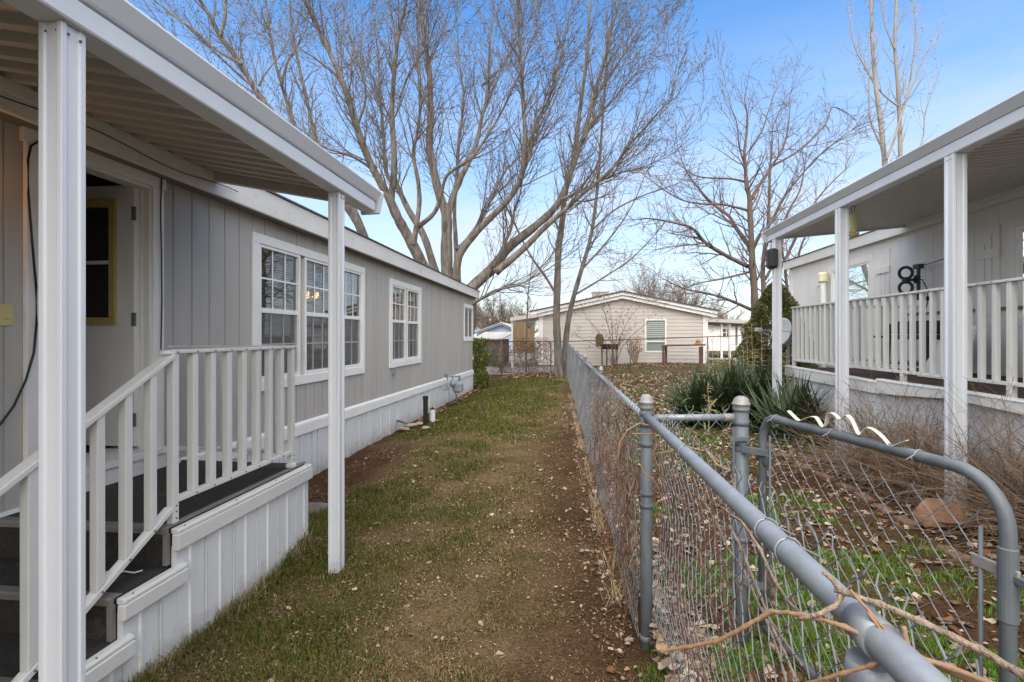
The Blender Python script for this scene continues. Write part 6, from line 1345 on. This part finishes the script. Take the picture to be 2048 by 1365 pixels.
V = np.zeros((n * 6, 3)); 
def put(i, f, w, l):
    hx = hgt * f * np.sin(lean * l); hz = hgt * f * np.cos(lean * l)
    for j, s_ in ((0, -1), (1, 1)):
        V[i + j::6, 0] = X + dx * hx - dy * w * s_; V[i + j::6, 1] = Y + dy * hx + dx * w * s_; V[i + j::6, 2] = Zg + hz
put(0, 0, wd, 1); put(2, .55, wd * .9, .7); put(4, 1.0, wd * .25, 1.1)
b6 = np.arange(n)[:, None] * 6; F = np.concatenate([b6 + np.array([0, 1, 3, 2]), b6 + np.array([2, 3, 5, 4])], 0)
br = rn.uniform(.7, 1.35, (n, 1)); gcol = np.where((rn.rand(n, 1) < .5) & left[:, None], [[.118, .108, .028]], [[.066, .092, .016]]); gcol = np.where(left[:, None], gcol, [[.090, .165, .024]])
scol = np.where(rn.rand(n, 1) < .6, [[.24, .17, .085]], [[.14, .09, .045]]); cl = np.where(isg[:, None], gcol, scol) * br
go = arr_mesh('grass', V, F, attr_mat('grass_blade', 'col', .7, .1, 10, 0), np.repeat(cl, 6, 0)); tag(go, label='short patchy lawn grass, green and straw coloured', cat='grass', kind='stuff')

def litter(name, X, Y, size, cols, lift, tilt, seed, label, curl=.35, stuff=True, zoff=None):
    rr = np.random.RandomState(seed); n = len(X); Z = g(X, Y) + lift * rr.rand(n) + .004
    if zoff is not None: Z = Z + zoff
    e1 = np.stack([np.cos(a := rr.uniform(0, 6.283, n)), np.sin(a), rr.normal(0, tilt, n)], 1); e1 /= np.linalg.norm(e1, axis=1, keepdims=True)
    up = np.stack([rr.normal(0, tilt, n), rr.normal(0, tilt, n), np.ones(n)], 1); e2 = np.cross(up, e1); e2 /= np.linalg.norm(e2, axis=1, keepdims=True); e3 = np.cross(e1, e2)
    L = (size if np.ndim(size) else np.full(n, size)) * rr.uniform(.55, 1.3, n); V = np.zeros((n * 9, 3)); c0 = np.stack([X, Y, Z], 1); V[0::9] = c0
    shape = [(1.0, 0), (.52, .50), (-.05, .62), (-.55, .45), (-.72, 0), (-.55, -.45), (-.05, -.62), (.52, -.50)]
    cu = rr.uniform(-.5, 1.2, n) * curl * 1.6; cv_ = rr.uniform(-.5, 1.3, n) * curl * 1.6
    for j, (u, v) in enumerate(shape):
        f = rr.uniform(.50, 1.20, n) if j % 2 else rr.uniform(.72, 1.15, n); V[j + 1::9] = c0 + e1 * (L * .55 * u * f)[:, None] + e2 * (L * .55 * v * f)[:, None] + e3 * (L * (.35 * cu * u * u + .9 * cv_ * v * v))[:, None]
    b9 = np.arange(n)[:, None] * 9; F = np.concatenate([b9 + np.array(q) for q in ((0, 1, 2, 3), (0, 3, 4, 5), (0, 5, 6, 7), (0, 7, 8, 1))], 0)
    ci = np.array(cols)[rr.randint(0, len(cols), n)] * rr.uniform(.7, 1.3, (n, 1)); o = arr_mesh(name, V, F, MATS.get('dry_leaf') or attr_mat('dry_leaf', 'col', .8, .18, 60, .3, 90), np.repeat(ci, 9, 0)); tag(o, label=label, cat='leaf litter', kind='stuff'); return o
PALE = [(.36, .29, .22), (.42, .35, .27), (.28, .20, .14), (.20, .13, .08), (.32, .235, .16), (.13, .085, .058), (.24, .19, .15), (.18, .09, .05)]
DRYC = [(.26, .16, .09), (.20, .115, .065), (.30, .20, .12), (.15, .09, .05)]
def fence_x(y): return CP[0] - .0325 * np.maximum(0, y - 2.66)
y1 = np.concatenate([.5 + 2.3 * rn.rand(1700), 2.6 + 11 * rn.rand(2000) ** 1.7]); x1 = fence_x(y1) + .03 + np.abs(rn.normal(0, .17, len(y1))) ; z1 = np.maximum(0, .16 - .6 * np.abs(x1 - fence_x(y1) - .06)) * rn.rand(len(y1))
y2 = 1.2 + 11 * rn.rand(420) ** 1.3; x2 = fence_x(y2) - .05 - np.abs(rn.normal(0, .10, 420)); z2 = np.zeros(420)
x3 = rn.uniform(.8, 3.5, 4200); y3 = rn.uniform(.9, 8.2, 4200); z3 = np.zeros(4200)
x4 = rn.uniform(.1, 5.6, 7500); y4 = 8 + 13 * rn.rand(7500) ** .85; kk = (x4 > fence_x(y4) + .05) & ~((x4 > 3.5) & (y4 < 9.2)); x4, y4 = x4[kk], y4[kk]; z4 = np.zeros(len(x4))
litter('fallen_leaves', np.concatenate([x1, x2, x3, x4]), np.concatenate([y1, y2, y3, y4]), np.concatenate([rn.uniform(.045, .082, len(x1)), np.full(420, .05), rn.uniform(.03, .075, 4200), np.full(len(x4), .085)]), PALE, .015, .28, 1, 'pale dry fallen leaves banked along the fence and strewn over the right yard', zoff=np.concatenate([z1, z2, z3, z4]))
x5 = rn.uniform(-2.9, .3, 900); y5 = 19.3 + 2.0 * rn.rand(900) ** .6; x6 = rn.uniform(1.0, 5.5, 900); y6 = 23 + 3.6 * rn.rand(900); x7 = rn.uniform(-3.0, -2.85, 200); y7 = rn.uniform(9.5, 16.5, 200)
litter('fallen_leaves', np.concatenate([x5, x6, x7]), np.concatenate([y5, y6, y7]), .10, DRYC, .05, .4, 2, 'red brown fallen leaves heaped along the far fence and the far skirting')
NC = 150000; D = np.exp(rn.uniform(math.log(1.7), math.log(14), NC)); lat = rn.uniform(-.75, .35, NC) * D; X = lat * _c - D * _s; Y = lat * _s + D * _c
k = (X > -2.9) & (X < fence_x(Y) - .02) & ~((X < -2.0) & (Y < 3.85)) & (rn.rand(NC) < np.clip(.22 + 1.9 * (fbm(X * 1.7 + 5, Y * 1.7 + 9, 3) - .35), .05, 1)); X, Y, D = X[k], Y[k], D[k]
litter('leaf_chaff', X, Y, .0095 * np.maximum(1, (D / 3.5) ** .6) * np.where(rn.rand(len(X)) < .12, rn.uniform(1.5, 2.8, len(X)), 1), [(.29, .21, .13), (.38, .29, .20), (.16, .10, .055), (.09, .052, .03), (.13, .08, .042)], .006, .35, 3, 'fine pale chaff and leaf crumbs scattered over the worn lawn')
yk = rn.uniform(1.6, 9, 60); litter('fallen_leaves', rn.uniform(-2.0, .1, 60), yk, .055, PALE[:5], .01, .3, 4, 'few single dry leaves lying out on the lawn between porch and fence')
# straw tufts under the fence and by the porch
N = 2600; ty = np.concatenate([3 + 11 * rn.rand(1900) ** 1.2, 2.2 + 1.6 * rn.rand(700)]); tx = np.concatenate([fence_x(ty[:1900]) - .06 - np.abs(rn.normal(0, .05, 1900)), -2.03 + np.abs(rn.normal(0, .05, 700))])
cl_ = (np.sin(ty * 9.1) + np.sin(ty * 4.3 + 1) > -.2); tx, ty = tx[cl_], ty[cl_]; n = len(tx); l = rn.uniform(.06, .17, n); a = rn.uniform(0, 6.283, n); ln_ = rn.uniform(.3, 1.35, n); w = .0013
V = np.zeros((n * 6, 3)); zz = g(tx, ty)
for i, f in ((0, 0.), (2, .55), (4, 1.)):
    for j, s_ in ((0, -1), (1, 1)): V[i + j::6, 0] = tx + np.cos(a) * l * f * np.sin(ln_ * (.6 + .5 * f)) - np.sin(a) * w * s_ * (1 - .7 * f); V[i + j::6, 1] = ty + np.sin(a) * l * f * np.sin(ln_ * (.6 + .5 * f)) + np.cos(a) * w * s_ * (1 - .7 * f); V[i + j::6, 2] = zz + l * f * np.cos(ln_ * (.6 + .5 * f))
b6 = np.arange(n)[:, None] * 6; F = np.concatenate([b6 + np.array([0, 1, 3, 2]), b6 + np.array([2, 3, 5, 4])], 0)
o = arr_mesh('dry_grass', V, F, M_STRAW); tag(o, label='straw coloured dead grass tufts along the fence foot and porch side', cat='grass', kind='stuff')
